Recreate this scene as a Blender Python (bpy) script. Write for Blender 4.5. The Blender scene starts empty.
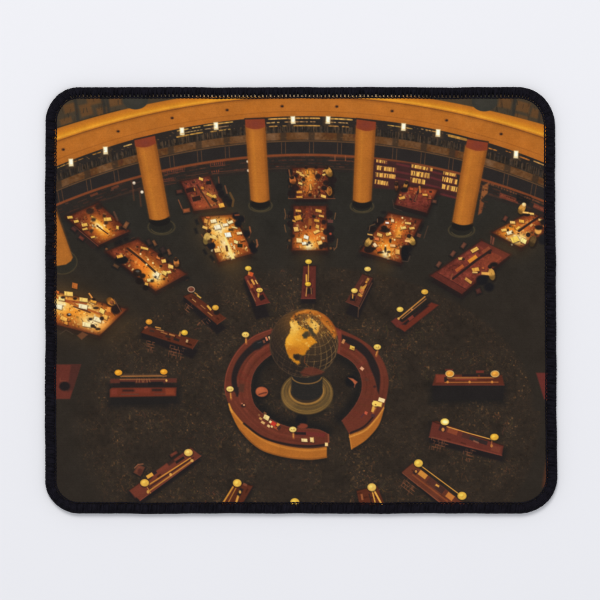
import bpy, math, random
import numpy as np

# ------------------------------------------------------------------ camera, light, exposure
K = 0.00046                      # metres per photograph pixel (the pad is about 23.5 cm wide)
TOP = 0.0030                     # height of the printed cloth above the table


def P(x, y, z=0.0):
    return ((x - 300.0) * K, (300.0 - y) * K, z)


scene = bpy.context.scene
C = scene.collection
cam = bpy.data.cameras.new('camera')
cam_o = bpy.data.objects.new('camera', cam)
C.objects.link(cam_o)
cam_o.location = (0, 0, 0.95 + TOP)
cam.sensor_width = 36
cam.lens = 36 * 0.95 / (600 * K)
cam.clip_start = 0.05
cam.clip_end = 50
scene.camera = cam_o

world = bpy.data.worlds.new('World')
scene.world = world
world.use_nodes = True
bg = world.node_tree.nodes['Background']
bg.inputs[0].default_value = (0.94, 0.96, 1.0, 1)
bg.inputs[1].default_value = 0.58


def area(name, loc, target, size, power, col):
    l = bpy.data.lights.new(name, 'AREA')
    l.shape = 'DISK'
    l.size = size
    l.energy = power
    l.color = col
    o = bpy.data.objects.new(name, l)
    C.objects.link(o)
    o.location = loc
    d = np.array(target) - np.array(loc)
    import mathutils
    o.rotation_euler = mathutils.Vector(d).to_track_quat('-Z', 'Y').to_euler()
    return o


area('studio_softbox', (-0.30, 1.25, 1.9), (0, 0, 0), 1.05, 23.4, (1.0, 0.985, 0.97))
area('studio_fill', (0.7, -0.3, 2.0), (0, 0, 0), 0.9, 4.2, (0.97, 0.98, 1.0))

scene.view_settings.view_transform = 'Standard'
scene.view_settings.look = 'None'
scene.view_settings.exposure = 0
scene.view_settings.gamma = 1
scene.cycles.use_denoising = True

# ------------------------------------------------------------------ materials


def mat(name, col, rough, spec=0.3):
    m = bpy.data.materials.new(name)
    m.use_nodes = True
    b = m.node_tree.nodes['Principled BSDF']
    b.inputs['Base Color'].default_value = (*col, 1)
    b.inputs['Roughness'].default_value = rough
    b.inputs['Specular IOR Level'].default_value = spec
    return m, m.node_tree, b


def noise_node(nt, scale, detail=3, rough=0.6):
    tc = nt.nodes.new('ShaderNodeTexCoord')
    n = nt.nodes.new('ShaderNodeTexNoise')
    n.inputs['Scale'].default_value = scale
    n.inputs['Detail'].default_value = detail
    n.inputs['Roughness'].default_value = rough
    nt.links.new(tc.outputs['Object'], n.inputs['Vector'])
    return n


def bump(nt, b, src, strength, dist):
    bp = nt.nodes.new('ShaderNodeBump')
    bp.inputs['Strength'].default_value = strength
    bp.inputs['Distance'].default_value = dist
    nt.links.new(src, bp.inputs['Height'])
    nt.links.new(bp.outputs['Normal'], b.inputs['Normal'])


# white table
m_table, nt, b = mat('white_table', (0.865, 0.872, 0.905), 0.75, 0.15)
n = noise_node(nt, 900, 4)
bump(nt, b, n.outputs['Fac'], 0.12, 0.0002)
n2 = noise_node(nt, 6, 2)
mx = nt.nodes.new('ShaderNodeMix')
mx.data_type = 'RGBA'
mx.inputs['A'].default_value = (0.855, 0.855, 0.884, 1)
mx.inputs['B'].default_value = (0.872, 0.872, 0.900, 1)
nt.links.new(n2.outputs['Fac'], mx.inputs['Factor'])
nt.links.new(mx.outputs['Result'], b.inputs['Base Color'])

# rubber
m_rubber, nt, b = mat('black_rubber', (0.012, 0.012, 0.013), 0.8, 0.2)
n = noise_node(nt, 3000, 2)
bump(nt, b, n.outputs['Fac'], 0.4, 0.0002)

# thread
m_thread, nt, b = mat('black_thread', (0.0055, 0.005, 0.0065), 0.8, 0.10)
n = noise_node(nt, 5200, 3)
bump(nt, b, n.outputs['Fac'], 0.6, 0.0002)
n2 = noise_node(nt, 420, 3)
rp = nt.nodes.new('ShaderNodeValToRGB')
rp.color_ramp.elements[0].position = 0.3
rp.color_ramp.elements[0].color = (0.0036, 0.0030, 0.0052, 1)
rp.color_ramp.elements[1].position = 0.75
rp.color_ramp.elements[1].color = (0.0100, 0.0086, 0.0150, 1)
nt.links.new(n2.outputs['Fac'], rp.inputs['Fac'])
nt.links.new(rp.outputs['Color'], b.inputs['Base Color'])

# printed cloth: the dye is a colour attribute of the cloth mesh, the weave is a bump
m_print, nt, b = mat('printed_cloth', (0.1, 0.1, 0.1), 0.9, 0.10)
at = nt.nodes.new('ShaderNodeAttribute')
at.attribute_name = 'dye'
tc = nt.nodes.new('ShaderNodeTexCoord')
waves = []
for d in ('X', 'Y'):
    w = nt.nodes.new('ShaderNodeTexWave')
    w.wave_type = 'BANDS'
    w.bands_direction = d
    w.inputs['Scale'].default_value = 2 * math.pi / (20 * 0.00078)
    w.inputs['Distortion'].default_value = 0.6
    w.inputs['Detail'].default_value = 1
    w.inputs['Detail Scale'].default_value = 3
    nt.links.new(tc.outputs['Object'], w.inputs['Vector'])
    waves.append(w)
ad = nt.nodes.new('ShaderNodeMath')
ad.operation = 'ADD'
nt.links.new(waves[0].outputs['Fac'], ad.inputs[0])
nt.links.new(waves[1].outputs['Fac'], ad.inputs[1])
bump(nt, b, ad.outputs[0], 0.22, 0.0001)
nt.links.new(at.outputs['Color'], b.inputs['Base Color'])

# ------------------------------------------------------------------ helpers


def mesh_obj(name, verts, faces, m, parent=None, smooth=True):
    me = bpy.data.meshes.new(name)
    me.from_pydata(verts, [], faces)
    me.materials.append(m)
    if smooth:
        me.polygons.foreach_set('use_smooth', [True] * len(me.polygons))
    me.update()
    o = bpy.data.objects.new(name, me)
    C.objects.link(o)
    if parent:
        o.parent = parent
    return o


rnd = random.Random(7)
rng = np.random.default_rng(11)

# ------------------------------------------------------------------ table
S_ = 3.0
tv, tf = [], []
N = 24
for j in range(N + 1):
    for i in range(N + 1):
        tv.append(((i / N - .5) * S_, (j / N - .5) * S_, 0))
for j in range(N):
    for i in range(N):
        a = j * (N + 1) + i
        tf.append((a, a + 1, a + N + 2, a + N + 1))
tab = mesh_obj('table_surface', tv, tf, m_table, smooth=False)
tab['kind'] = 'structure'

# ------------------------------------------------------------------ outline of the pad (photograph pixels)


def corner(cx, cy, r, a0, a1, n=40):
    return [(cx + r * math.cos(math.radians(a0 + (a1 - a0) * i / n)),
             cy + r * math.sin(math.radians(a0 + (a1 - a0) * i / n))) for i in range(n + 1)]


def outline(inset, step):
    L, R0, R1, T_, B_ = 45.3 + inset, 554.6 - inset, 557.2 - inset, 87.2 + inset, 513.6 - inset
    pts = []
    r = 34 - inset
    pts += corner(L + r, T_ + r, r, 180, 270)
    r = 37 - inset
    pts += corner(R0 - r + .3, T_ + r, r, 270, 360)
    r = 37 - inset
    pts += corner(R1 - r, B_ - r, r, 0, 90)
    r = 34 - inset
    pts += corner(L + r - .3, B_ - r, r, 90, 180)
    pts.append(pts[0])
    p = np.array(pts)
    s = np.concatenate([[0], np.cumsum(np.hypot(*np.diff(p, axis=0).T))])
    n = int(round(s[-1] / step))
    t = np.linspace(0, s[-1], n, endpoint=False)
    q = np.stack([np.interp(t, s, p[:, 0]), np.interp(t, s, p[:, 1])], 1)
    # slight unevenness of the hand-guided overlock edge
    u = t / s[-1] * 2 * math.pi
    tan = np.roll(q, -1, 0) - np.roll(q, 1, 0)
    tan /= np.hypot(tan[:, 0], tan[:, 1])[:, None]
    nor = np.stack([-tan[:, 1], tan[:, 0]], 1)       # points inwards
    w = .55 * (.30 * np.sin(9 * u + 1.0) + .25 * np.sin(17 * u + 2.2) + .2 * np.sin(31 * u + .3) + .15 * np.sin(53 * u + 4))
    q = q + nor * w[:, None]
    return q, tan, nor, t


# ------------------------------------------------------------------ the picture printed on the cloth
X0, X1, Y0, Y1, S = 48.0, 555.0, 90.0, 511.0, 2.0
W = int((X1 - X0) * S) + 1
H = int((Y1 - Y0) * S) + 1
GX, GY = np.meshgrid(X0 + np.arange(W) / S, Y0 + np.arange(H) / S)
IMG = np.zeros((H, W, 3))
IMG[:] = (46, 42, 38)


def smooth_noise(scale, seed):
    r = np.random.default_rng(seed)
    gh, gw = int((Y1 - Y0) / scale) + 4, int((X1 - X0) / scale) + 4
    g = r.standard_normal((gh, gw))
    fx, fy = (GX - X0) / scale, (GY - Y0) / scale
    ix, iy = fx.astype(int), fy.astype(int)
    tx, ty = fx - ix, fy - iy
    tx = tx * tx * (3 - 2 * tx)
    ty = ty * ty * (3 - 2 * ty)
    return ((g[iy, ix] * (1 - tx) + g[iy, ix + 1] * tx) * (1 - ty)
            + (g[iy + 1, ix] * (1 - tx) + g[iy + 1, ix + 1] * tx) * ty)


def win(xa, ya, xb, yb):
    i0, i1 = max(0, int((xa - X0) * S) - 1), min(W, int((xb - X0) * S) + 3)
    j0, j1 = max(0, int((ya - Y0) * S) - 1), min(H, int((yb - Y0) * S) + 3)
    if i1 <= i0 or j1 <= j0:
        return None
    return slice(j0, j1), slice(i0, i1)


def comp(sl, al, col):
    a = al[..., None]
    IMG[sl] = IMG[sl] * (1 - a) + np.array(col, float) * a


def poly_alpha(sl, pts, soft):
    x, y = GX[sl], GY[sl]
    d2 = np.full(x.shape, 1e9)
    ins = np.zeros(x.shape, bool)
    n = len(pts)
    for i in range(n):
        (ax, ay), (bx, by) = pts[i], pts[(i + 1) % n]
        ex, ey = bx - ax, by - ay
        l2 = ex * ex + ey * ey
        if l2 < 1e-9:
            continue
        t = np.clip(((x - ax) * ex + (y - ay) * ey) / l2, 0, 1)
        d2 = np.minimum(d2, (x - ax - t * ex) ** 2 + (y - ay - t * ey) ** 2)
        if abs(ey) > 1e-9:
            c = ((ay > y) != (by > y)) & (x < ex * (y - ay) / ey + ax)
            ins ^= c
    d = np.sqrt(d2)
    d = np.where(ins, -d, d)
    return np.clip(.5 - d / soft, 0, 1)


def poly(pts, col, a=1.0, soft=.75):
    xs, ys = [p[0] for p in pts], [p[1] for p in pts]
    sl = win(min(xs) - soft, min(ys) - soft, max(xs) + soft, max(ys) + soft)
    if sl:
        comp(sl, poly_alpha(sl, pts, soft) * a, col)


def ell(cx, cy, rx, ry, col, a=1.0, soft=.75, ang=0.0, ring=None):
    m_ = max(rx, ry) + soft + (ring or 0)
    sl = win(cx - m_, cy - m_, cx + m_, cy + m_)
    if not sl:
        return
    ca, sa = math.cos(math.radians(ang)), math.sin(math.radians(ang))
    dx, dy = GX[sl] - cx, GY[sl] - cy
    u, v = dx * ca + dy * sa, -dx * sa + dy * ca
    k = np.sqrt((u / rx) ** 2 + (v / ry) ** 2) + 1e-6
    g = np.sqrt((u / rx ** 2) ** 2 + (v / ry ** 2) ** 2) + 1e-6
    d = (k - 1) * k / g
    if ring:
        d = np.abs(d) - ring / 2
    comp(sl, np.clip(.5 - d / soft, 0, 1) * a, col)


def line(pts, w, col, a=1.0, soft=.7):
    xs, ys = [p[0] for p in pts], [p[1] for p in pts]
    m_ = w + soft
    sl = win(min(xs) - m_, min(ys) - m_, max(xs) + m_, max(ys) + m_)
    if not sl:
        return
    x, y = GX[sl], GY[sl]
    d2 = np.full(x.shape, 1e9)
    for (ax, ay), (bx, by) in zip(pts[:-1], pts[1:]):
        ex, ey = bx - ax, by - ay
        l2 = ex * ex + ey * ey + 1e-9
        t = np.clip(((x - ax) * ex + (y - ay) * ey) / l2, 0, 1)
        d2 = np.minimum(d2, (x - ax - t * ex) ** 2 + (y - ay - t * ey) ** 2)
    comp(sl, np.clip(.5 - (np.sqrt(d2) - w / 2) / soft, 0, 1) * a, col)


def glow(cx, cy, sx, sy, ang, col, k, clip=None):
    m_ = 3 * max(sx, sy)
    sl = win(cx - m_, cy - m_, cx + m_, cy + m_)
    if not sl:
        return
    ca, sa = math.cos(math.radians(ang)), math.sin(math.radians(ang))
    dx, dy = GX[sl] - cx, GY[sl] - cy
    u, v = dx * ca + dy * sa, -dx * sa + dy * ca
    a = k * np.exp(-.5 * ((u / sx) ** 2 + (v / sy) ** 2))
    if clip:
        a = a * poly_alpha(sl, clip, 1.2)
    comp(sl, np.clip(a, 0, 1), col)


def rect(cx, cy, w, h, ang, col, a=1.0, soft=.7, skew=0.0):
    ca, sa = math.cos(math.radians(ang)), math.sin(math.radians(ang))
    pts = []
    for sx, sy in ((-1, -1), (1, -1), (1, 1), (-1, 1)):
        u, v = sx * w / 2 + skew * sy * h / 2, sy * h / 2
        pts.append((cx + u * ca - v * sa, cy + u * sa + v * ca))
    poly(pts, col, a, soft)


def spline(pts, n=8, closed=False):
    p = [tuple(q) for q in pts]
    p = [p[-1]] + p + [p[0], p[1]] if closed else [p[0]] + p + [p[-1]]
    out = []
    for i in range(1, len(p) - 2):
        a, b_, c, d = (np.array(p[i + k]) for k in (-1, 0, 1, 2))
        for t in np.arange(n) / n:
            out.append(tuple(.5 * (2 * b_ + (c - a) * t + (2 * a - 5 * b_ + 4 * c - d) * t * t
                                   + (3 * b_ - a - 3 * c + d) * t ** 3)))
    if not closed:
        out.append(p[-2])
    return out


def Z(ox, oy, s):
    return lambda *q: [(ox + q[i] / s, oy + q[i + 1] / s) for i in range(0, len(q), 2)]


# --- floor
n1 = smooth_noise(1.1, 1)
n1b = smooth_noise(1.7, 21)
n2 = smooth_noise(3.2, 2)
n3 = smooth_noise(14, 3)
n4 = smooth_noise(40, 4)
ex_ = np.sqrt(((GX - 305) / np.where(GY > 411, 238, 231)) ** 2 + ((GY - 411) / np.where(GY > 411, 190, 146)) ** 2)
mos = np.clip((1.0 - ex_) / np.where(GX > 330, .022, .12), 0, 1)
patch = np.clip(.55 + .30 * n3 + .22 * n4, .1, 1.25)
fl = np.array((45.0, 38.5, 32.0)) + np.clip((300 - GY) / 80, 0, 1)[..., None] * np.array((-2.5, .8, 2.0))
fl += (1.2 * n3 + 1.0 * n2)[..., None] * .6
ms = np.array((48, 39.5, 32.0)) + (n2 * 2.4 + n3 * 2.0)[..., None] * np.array((1, .8, .6))
spk = np.clip(n1b - .75, 0, 2) * patch
ms = ms + (np.clip(smooth_noise(.8, 25) - .9, 0, 2) * patch)[..., None] * np.array((26, 16, 7.0))
ms = ms + spk[..., None] * np.array((34, 21, 9.0)) - np.clip(-n1 - .6, 0, 2)[..., None] * 4
IMG[:] = fl * (1 - mos[..., None]) + ms * mos[..., None]
# veins of the marble: short crooked strokes
for i in range(7000):
    x, y = rng.uniform(70, 540), rng.uniform(262, 510)
    if ((x - 305) / 231) ** 2 + ((y - 411) / (188 if y > 411 else 145)) ** 2 > .98:
        continue
    a_, l_ = rng.uniform(0, math.pi), rng.uniform(1.0, 4.2)
    b_ = a_ + rng.normal(0, .7)
    p0 = (x, y)
    p1 = (x + l_ * math.cos(a_), y + l_ * math.sin(a_))
    p2 = (p1[0] + l_ * .6 * math.cos(b_), p1[1] + l_ * .6 * math.sin(b_))
    j, i_ = int((y - Y0) * S), int((x - X0) * S)
    pk = patch[min(j, H - 1), min(i_, W - 1)] * min(1, .25 + 4 * (1 - math.hypot((x - 305) / 234, (y - 411) / (190 if y > 411 else 146))))
    line([p0, p1, p2], rng.uniform(.3, .8), (rng.uniform(80, 128), rng.uniform(60, 80), rng.uniform(34, 50)),
         a=float(np.clip(rng.uniform(.06, .62) ** 1.2 * pk, 0, 1)), soft=.9)

# --- the curved ring beam and gallery
cove_t = np.polyfit([56, 90, 120.7, 148, 176, 240, 302, 364, 432, 470.7, 495, 543.7],
                    [128.7, 118.7, 110, 104, 98.7, 90.5, 88, 90.5, 98, 107, 112, 124.4], 4)
cove_b = np.polyfit([56, 90, 120, 148, 160, 200, 216.7, 243, 302, 370, 405, 440, 480, 508, 544],
                    [141.3, 131, 121.3, 115, 111.6, 105.3, 102.7, 99.8, 97, 100, 104, 110.7, 118.5, 126.8, 138], 4)
beam_b = np.polyfit([56, 83, 116, 120, 160, 200, 230, 245, 270, 300, 340, 355, 375, 410, 440, 470, 488, 520, 544],
                    [167, 155.6, 144.5, 142.8, 133.3, 125.7, 121, 119.2, 117.2, 116.5, 117, 118, 120, 124.2, 130.7, 138.5, 143.3,
                     153, 162.7], 4)
XM = (GX - 302.0)
ct, cb, bb = np.polyval(cove_t, GX), np.polyval(cove_b, GX), np.polyval(beam_b, GX)


def band(lo, hi, soft=1.0):
    return np.clip((GY - lo) / soft + .5, 0, 1) * np.clip((hi - GY) / soft + .5, 0, 1)


def full(al, col):
    c = np.asarray(col, float)
    IMG[:] = IMG * (1 - al[..., None]) + c * al[..., None]


# upper storey seen above the cove
full(band(np.full_like(ct, 0.0), ct), (68, 57, 43))
for a0 in (-248, -226, -205, -183, -156, -128, 118, 141, 168, 186, 205, 226, 248):
    pass
for x_, y_, w_, h_, a_ in ((70, 108, 13, 9, -15), (86, 110, 12, 12, -14), (94, 101, 14, 7, -14), (115, 102, 13, 8, -13),
                           (66, 121, 12, 6, -18), (103, 111, 12, 8, -15), (505, 103, 13, 10, 12), (523, 107, 14, 10, 15),
                           (537, 114, 12, 9, 17), (521, 117, 14, 4, 15)):
    rect(x_, y_, w_, h_, a_, (104, 68, 36), a=.75, soft=2.2)
for x_ in (76, 104, 108, 514, 541):
    line([(x_ - 2, 92), (x_ + 2, 120)] if x_ < 300 else [(x_ + 2, 92), (x_ - 2, 122)], 3.2, (48, 45, 40), a=.85, soft=2)
for k in range(70):
    x_ = rng.uniform(56, 145) if k % 2 else rng.uniform(492, 546)
    y_ = rng.uniform(93, 118)
    line([(x_, y_), (x_ + rng.uniform(-1, 1), y_ + 4)], .8, (60, 44, 30) if k % 3 else (40, 38, 34), a=.6)
line([(56, 128), (90, 118), (120, 109.5)], 1.0, (42, 36, 28), a=.7)
# cove
tt = np.clip((GY - ct) / np.maximum(cb - ct, 1), 0, 1)
cv = np.zeros_like(IMG)
stops = [(0, (176, 104, 34)), (.25, (190, 112, 32)), (.55, (208, 130, 32)), (.76, (228, 156, 44)), (.9, (198, 122, 36)), (1, (150, 84, 30))]
for ch in range(3):
    cv[..., ch] = np.interp(tt, [s[0] for s in stops], [s[1][ch] for s in stops])
full(band(ct, cb), cv)
tb = np.clip((GY - cb) / np.maximum(bb - cb, 1), 0, 1)
bm = np.zeros_like(IMG)
stops = [(0, (136, 74, 28)), (.05, (160, 92, 32)), (.15, (178, 104, 36)), (.7, (180, 104, 36)), (.74, (158, 90, 32)), (.78, (178, 103, 36)),
         (1, (172, 98, 34))]
for ch in range(3):
    bm[..., ch] = np.interp(tb, [s[0] for s in stops], [s[1][ch] for s in stops])
bm += (smooth_noise(5, 33) * 1.6)[..., None]
full(band(cb, bb), bm)
for x_, y_ in ((63.2, 149.5), (118, 131.3), (172, 118), (227, 110), (282, 106.2), (336.7, 106.5), (392, 111), (446.5, 120.3), (501, 134)):
    ell(x_, y_, 2.0, 1.5, (110, 62, 30), a=.8, soft=1.2)
    ell(x_ + .2, y_ + .1, 1.15, .9, (44, 30, 24), soft=.9)
# dark discs: feet of the upper columns
for x_, y_ in ((135.5, 100), (484.5, 102)):
    poly([(x_ - 12.5, 88), (x_ + 12.5, 88), (x_ + 12.5, y_), (x_ - 12.5, y_)], (58, 55, 47))
    ell(x_, y_, 12.6, 9.4, (54, 52, 45))
    ell(x_, y_ - 2, 10, 7, (62, 58, 50), a=.5, soft=3)

# gallery under the beam: t is the height below the beam
t_ = GY - bb
wall_n = smooth_noise(2.0, 51)
full(band(bb, bb + 55, .8), (43, 37, 33))
full(band(bb + 9.5, bb + 16), np.clip(np.array((50, 42, 34.0)) + wall_n[..., None] * 7, 20, 90))
full(band(bb + 16, bb + 23.4), np.clip(np.array((98, 64, 36.0)) + (wall_n * 5 + smooth_noise(9, 52) * 8)[..., None], 30, 140))
full(band(bb + 24.0, bb + 25.2, .9) * .8, (112, 76, 46))
full(band(bb + 25.4, bb + 37), (41, 36, 34))
full(band(bb + 37.3, bb + 39.8, 1.1), (124, 64, 36))
full(band(bb + 51, bb + 52.2) * .35 * (np.abs(XM) < 200), (92, 58, 40))


def B(x):
    return float(np.polyval(beam_b, x))


def gal(x, t):
    # a point at height t under the beam; verticals lean outwards away from the middle
    xx = x - (x - 302) * .0007 * (t - 30)
    return (xx, B(x) + t)


pairs = [60.3, 88.8, 116.3, 144, 171.8, 199.5, 227.3, 255, 283.5, 311.5, 339.5, 367, 394.7, 423, 451, 478.5, 506, 533.7]
for x in pairs:
    for d in (-2, 2):
        line([gal(x + d, 26), gal(x + d, 36.6)], .7, (104, 68, 44), a=.75)
    poly([gal(x - 3, 15), gal(x + 3, 15), gal(x + 3, 24), gal(x - 3, 24)], (56, 44, 34), a=.75, soft=1.6)
x = 56
while x < 548:      # bobbin-like teeth of the balustrade
    line([gal(x, 9.5), gal(x, 15.5)], .9, (34, 30, 28) if rng.random() < .6 else (82, 62, 46), a=.75)
    x += rng.uniform(1.6, 2.6)
# gleaming strips just under the beam
for x0, x1, t, w, c in ((56, 70, 2.0, .9, (206, 150, 70)), (74, 84, 2.6, .7, (170, 112, 50)), (93, 101, 2.4, 1.0, (190, 130, 56)), (124, 134, 4, 1.2, (230, 180, 100)),
                        (176, 200, 1.8, 1.1, (226, 174, 84)), (184, 212, 5.0, .8, (190, 150, 90)), (177, 203, 7.8, 1.3, (214, 158, 70)),
                        (204, 233, 1.4, 1.2, (226, 170, 84)), (206, 229, 5.0, .8, (160, 120, 80)), (209, 230, 8.4, 1.1, (196, 146, 70)),
                        (267, 320.5, 1.8, 1.3, (222, 160, 76)), (267, 280, 5.5, 1.1, (206, 160, 90)), (282, 320, 5.4, 1.0, (176, 128, 76)), (268, 287, 9.2, 1.1, (196, 140, 70)), (294, 320, 9.3, 1.2, (206, 148, 70)),
                        (331, 352, 1.8, 1.4, (228, 172, 84)), (331, 350, 5.4, 1.0, (196, 150, 90)), (329, 349, 9.2, 1.1, (200, 140, 70)),
                        (388, 413, 3.6, 1.0, (214, 164, 80)), (420, 437, 2.2, 1.0, (206, 150, 80)), (449, 468, 3.0, 2.4, (206, 146, 64)),
                        (489, 498, 5.0, 1.2, (196, 120, 50)), (506, 513, 2.4, 1.0, (186, 110, 46)), (520, 530, 3.2, 1.3, (190, 112, 46)), (534, 546, 2.4, 1.2, (206, 150, 80))):
    xs = np.arange(x0, x1 + .1, 1.5)
    for xa, xb in zip(xs[:-1], xs[1:]):
        f = rng.uniform(.7, 1.05)
        if rng.random() < (.05 if w > 1.15 else .3):
            continue
        line([(xa, B(xa) + t), (xb, B(xb) + t)], w, [min(255, v * f) for v in c], a=.95)
for x, y in ((71, 162.5), (105.5, 150.5), (182, 131.3), (216, 126), (293, 120), (328, 120), (403.5, 127), (438, 133), (516, 154.5)):
    rect(x, y, 8, 10, 0, (150, 100, 50), a=.35, soft=5)
    rect(x, y, 4.3, 7.4, 4 if x > 302 else -4, (255, 238, 188), soft=1.3)
    rect(x + .2, y - .4, 2.2, 5.0, 0, (255, 252, 232), soft=1.4)
    line([(x - 2, y + 2.4), (x + 2, y + 2.4)], .7, (232, 188, 120), a=.7)

# bookcases under the gallery
poly([(372, 159), (410, 163), (457, 176), (456, 198), (420, 192), (400, 190), (373, 188)], (62, 36, 34), soft=2)


def books(x0, y0, x1, y1, h, bright=1.14):
    n_ = max(3, int((x1 - x0) / .95))
    poly([(x0, y0 - h * .42), (x1, y1 - h * .42), (x1, y1 + h * .45), (x0, y0 + h * .45)], (190 * bright, 134 * bright, 62 * bright), soft=1.0)
    for i in range(n_):
        u = (i + .5) / n_
        x, y = x0 + (x1 - x0) * u, y0 + (y1 - y0) * u
        f = bright * rng.uniform(.62, 1.12)
        hh = h * rng.uniform(.7, 1.0)
        c = (226 * f, 166 * f, 78 * f) if rng.random() < .72 else (84 * f, 46 * f, 34 * f)
        rect(x, y + (h - hh) / 2, 1.0, hh, math.degrees(math.atan2(y1 - y0, x1 - x0)), [min(255, v) for v in c], soft=.9)
    line([(x0, y0 + h * .62), (x1, y1 + h * .62)], .8, (96, 44, 36), a=.8)


for q in ((376.5, 160.8, 387, 162.3, 3), (376.2, 167.3, 396, 170, 4.6), (375.4, 174.3, 395.5, 176.6, 4.6), (375, 181.5, 388.5, 183.6, 4.4),
          (411.8, 165.8, 432.5, 169.7, 3.6), (411, 172.6, 429.5, 175.8, 5.4), (410.5, 179.4, 424.8, 182, 5.2),
          (443.4, 172.8, 456.5, 175.4, 3.4), (442.6, 178.6, 457, 182, 5.2), (442.2, 186, 457, 189.6, 5.2)):
    books(*q)
for q in ((397, 164, 409, 166.4), (396, 171.5, 409, 174), (396, 178, 409, 180.6), (433, 172, 441, 174), (431, 177.5, 441, 180.5), (426, 184.5, 440, 188),
          (441, 194, 456, 198)):
    line([(q[0], q[1]), (q[2], q[3])], 1.9, (96, 42, 42), a=.9, soft=1.3)
for q in ((164, 172.6, 184.5, 168.6, 3.6), (163, 179.8, 175, 178.2, 2.6), (210.5, 164.4, 224.6, 162.8, 3.4), (212, 171.6, 218.6, 171, 3)):
    n_ = int((q[2] - q[0]) / 1.6)
    for i in range(n_):
        u = i / max(1, n_ - 1)
        rect(q[0] + (q[2] - q[0]) * u, q[1] + (q[3] - q[1]) * u, 1.1, q[4] * rng.uniform(.5, 1), 4, (128, 62, 42), a=rng.uniform(.4, .95))
    line([(q[0], q[1] + q[4] / 2 + .6), (q[2], q[3] + q[4] / 2 + .6)], .7, (116, 60, 42), a=.8)
for q in ((330, 157.5, 352, 158.2), (330, 160.4, 352, 161), (186, 176, 208, 172.8), (218, 171.8, 244, 169.8), (160, 186, 176, 183)):
    line([(q[0], q[1]), (q[2], q[3])], .8, (104, 58, 40), a=.6)
for x in (335, 345.5):
    line([(x, 156), (x, 160.5)], 1.0, (150, 84, 50), a=.8)
for q in ((91, 194.0), (112, 186.6)):
    rect(q[0] + 3, q[1] + .6, 8, 2.4, -22, (118, 60, 38), a=.7)
for q in (((132, 182), (134, 200)), ((139.5, 191), (141, 206))):
    line(list(q), 1.2, (120, 66, 40), a=.5, soft=1.6)
for x, y in ((134, 183), (142, 192), (248, 161.5), (248.6, 170.5)):
    ell(x, y, 1.5, 1.5, (255, 236, 206), soft=1.2)
# far right shelves
poly([(482.5, 186), (488.5, 182.5), (487.6, 193), (480, 201)], (138, 82, 44), soft=1.4)
poly([(480, 200), (484, 203), (481.5, 213), (478, 215)], (126, 70, 40), soft=1.4)
for i in range(14):
    rect(rng.uniform(480, 487), rng.uniform(186, 212), 1.6, 1.1, 20, (70, 44, 34), a=.7)
poly([(500, 192.5), (519, 199.5), (517.5, 203.5), (499.3, 197.5)], (110, 54, 38), soft=1.2)
poly([(534, 203.5), (547, 208.5), (547, 213.5), (533, 207.5)], (104, 50, 38), soft=1.2)
for i in range(9):
    rect(502 + i * 1.8, 195.2 + i * .66, 1.0, 2.2, 10, (146, 84, 52), a=rng.uniform(.1, .7))
poly([(517, 193), (531, 197), (529, 205), (516, 201)], (30, 28, 27), soft=2)

# shelves and railings along the far wall, between the columns and under the gallery
for t0, c0, a0 in ((40.6, (84, 48, 36), .5), (43.6, (110, 60, 42), .45), (46.8, (72, 42, 34), .5), (49.6, (104, 56, 40), .4)):
    x = 57.0
    while x < 546:
        w_ = rng.uniform(1.2, 5.0)
        if rng.random() < .62 and not (370 < x < 458):
            f = rng.uniform(.6, 1.25)
            p0, p1 = gal(x, t0), gal(x + w_, t0)
            line([p0, p1], rng.uniform(.6, 1.5), [c * f for c in c0], a=a0 * rng.uniform(.4, 1.2), soft=.8)
        x += w_
for x in np.arange(57, 546, 1.1):            # rows of spines and small gleams on the upper gallery
    if rng.random() < .55:
        line([gal(x, 10.2 + rng.uniform(-.5, .5)), gal(x, 13.5 + rng.uniform(-1, 1.5))], .6, (104, 78, 52) if rng.random() < .35 else (30, 26, 25), a=rng.uniform(.3, .8))
    if rng.random() < .30:
        p = gal(x, rng.uniform(2.0, 9.0))
        rect(p[0], p[1], rng.uniform(.6, 2.2), .7, 0, (168, 116, 62), a=rng.uniform(.15, .6))
    if rng.random() < .25:
        p = gal(x, rng.uniform(16.5, 23))
        rect(p[0], p[1], rng.uniform(1, 3), rng.uniform(.5, 1.5), 0, (124, 82, 46) if rng.random() < .5 else (70, 48, 34), a=.4)
for x0, y0, x1, y1, h in ((488.5, 183.5, 500, 187.5, 2.2), (501.5, 188.3, 518, 194.4, 2.4), (521, 195.5, 532, 199.6, 2.2), (533, 200, 546, 205, 2.4), (534, 206, 546, 210.6, 2.6)):
    for i in range(int((x1 - x0) / 1.0)):
        u = i / max(1, (x1 - x0))
        rect(x0 + (x1 - x0) * u, y0 + (y1 - y0) * u, .8, h * rng.uniform(.5, 1), 12, (150, 84, 50), a=rng.uniform(.1, .75))

# columns


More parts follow.
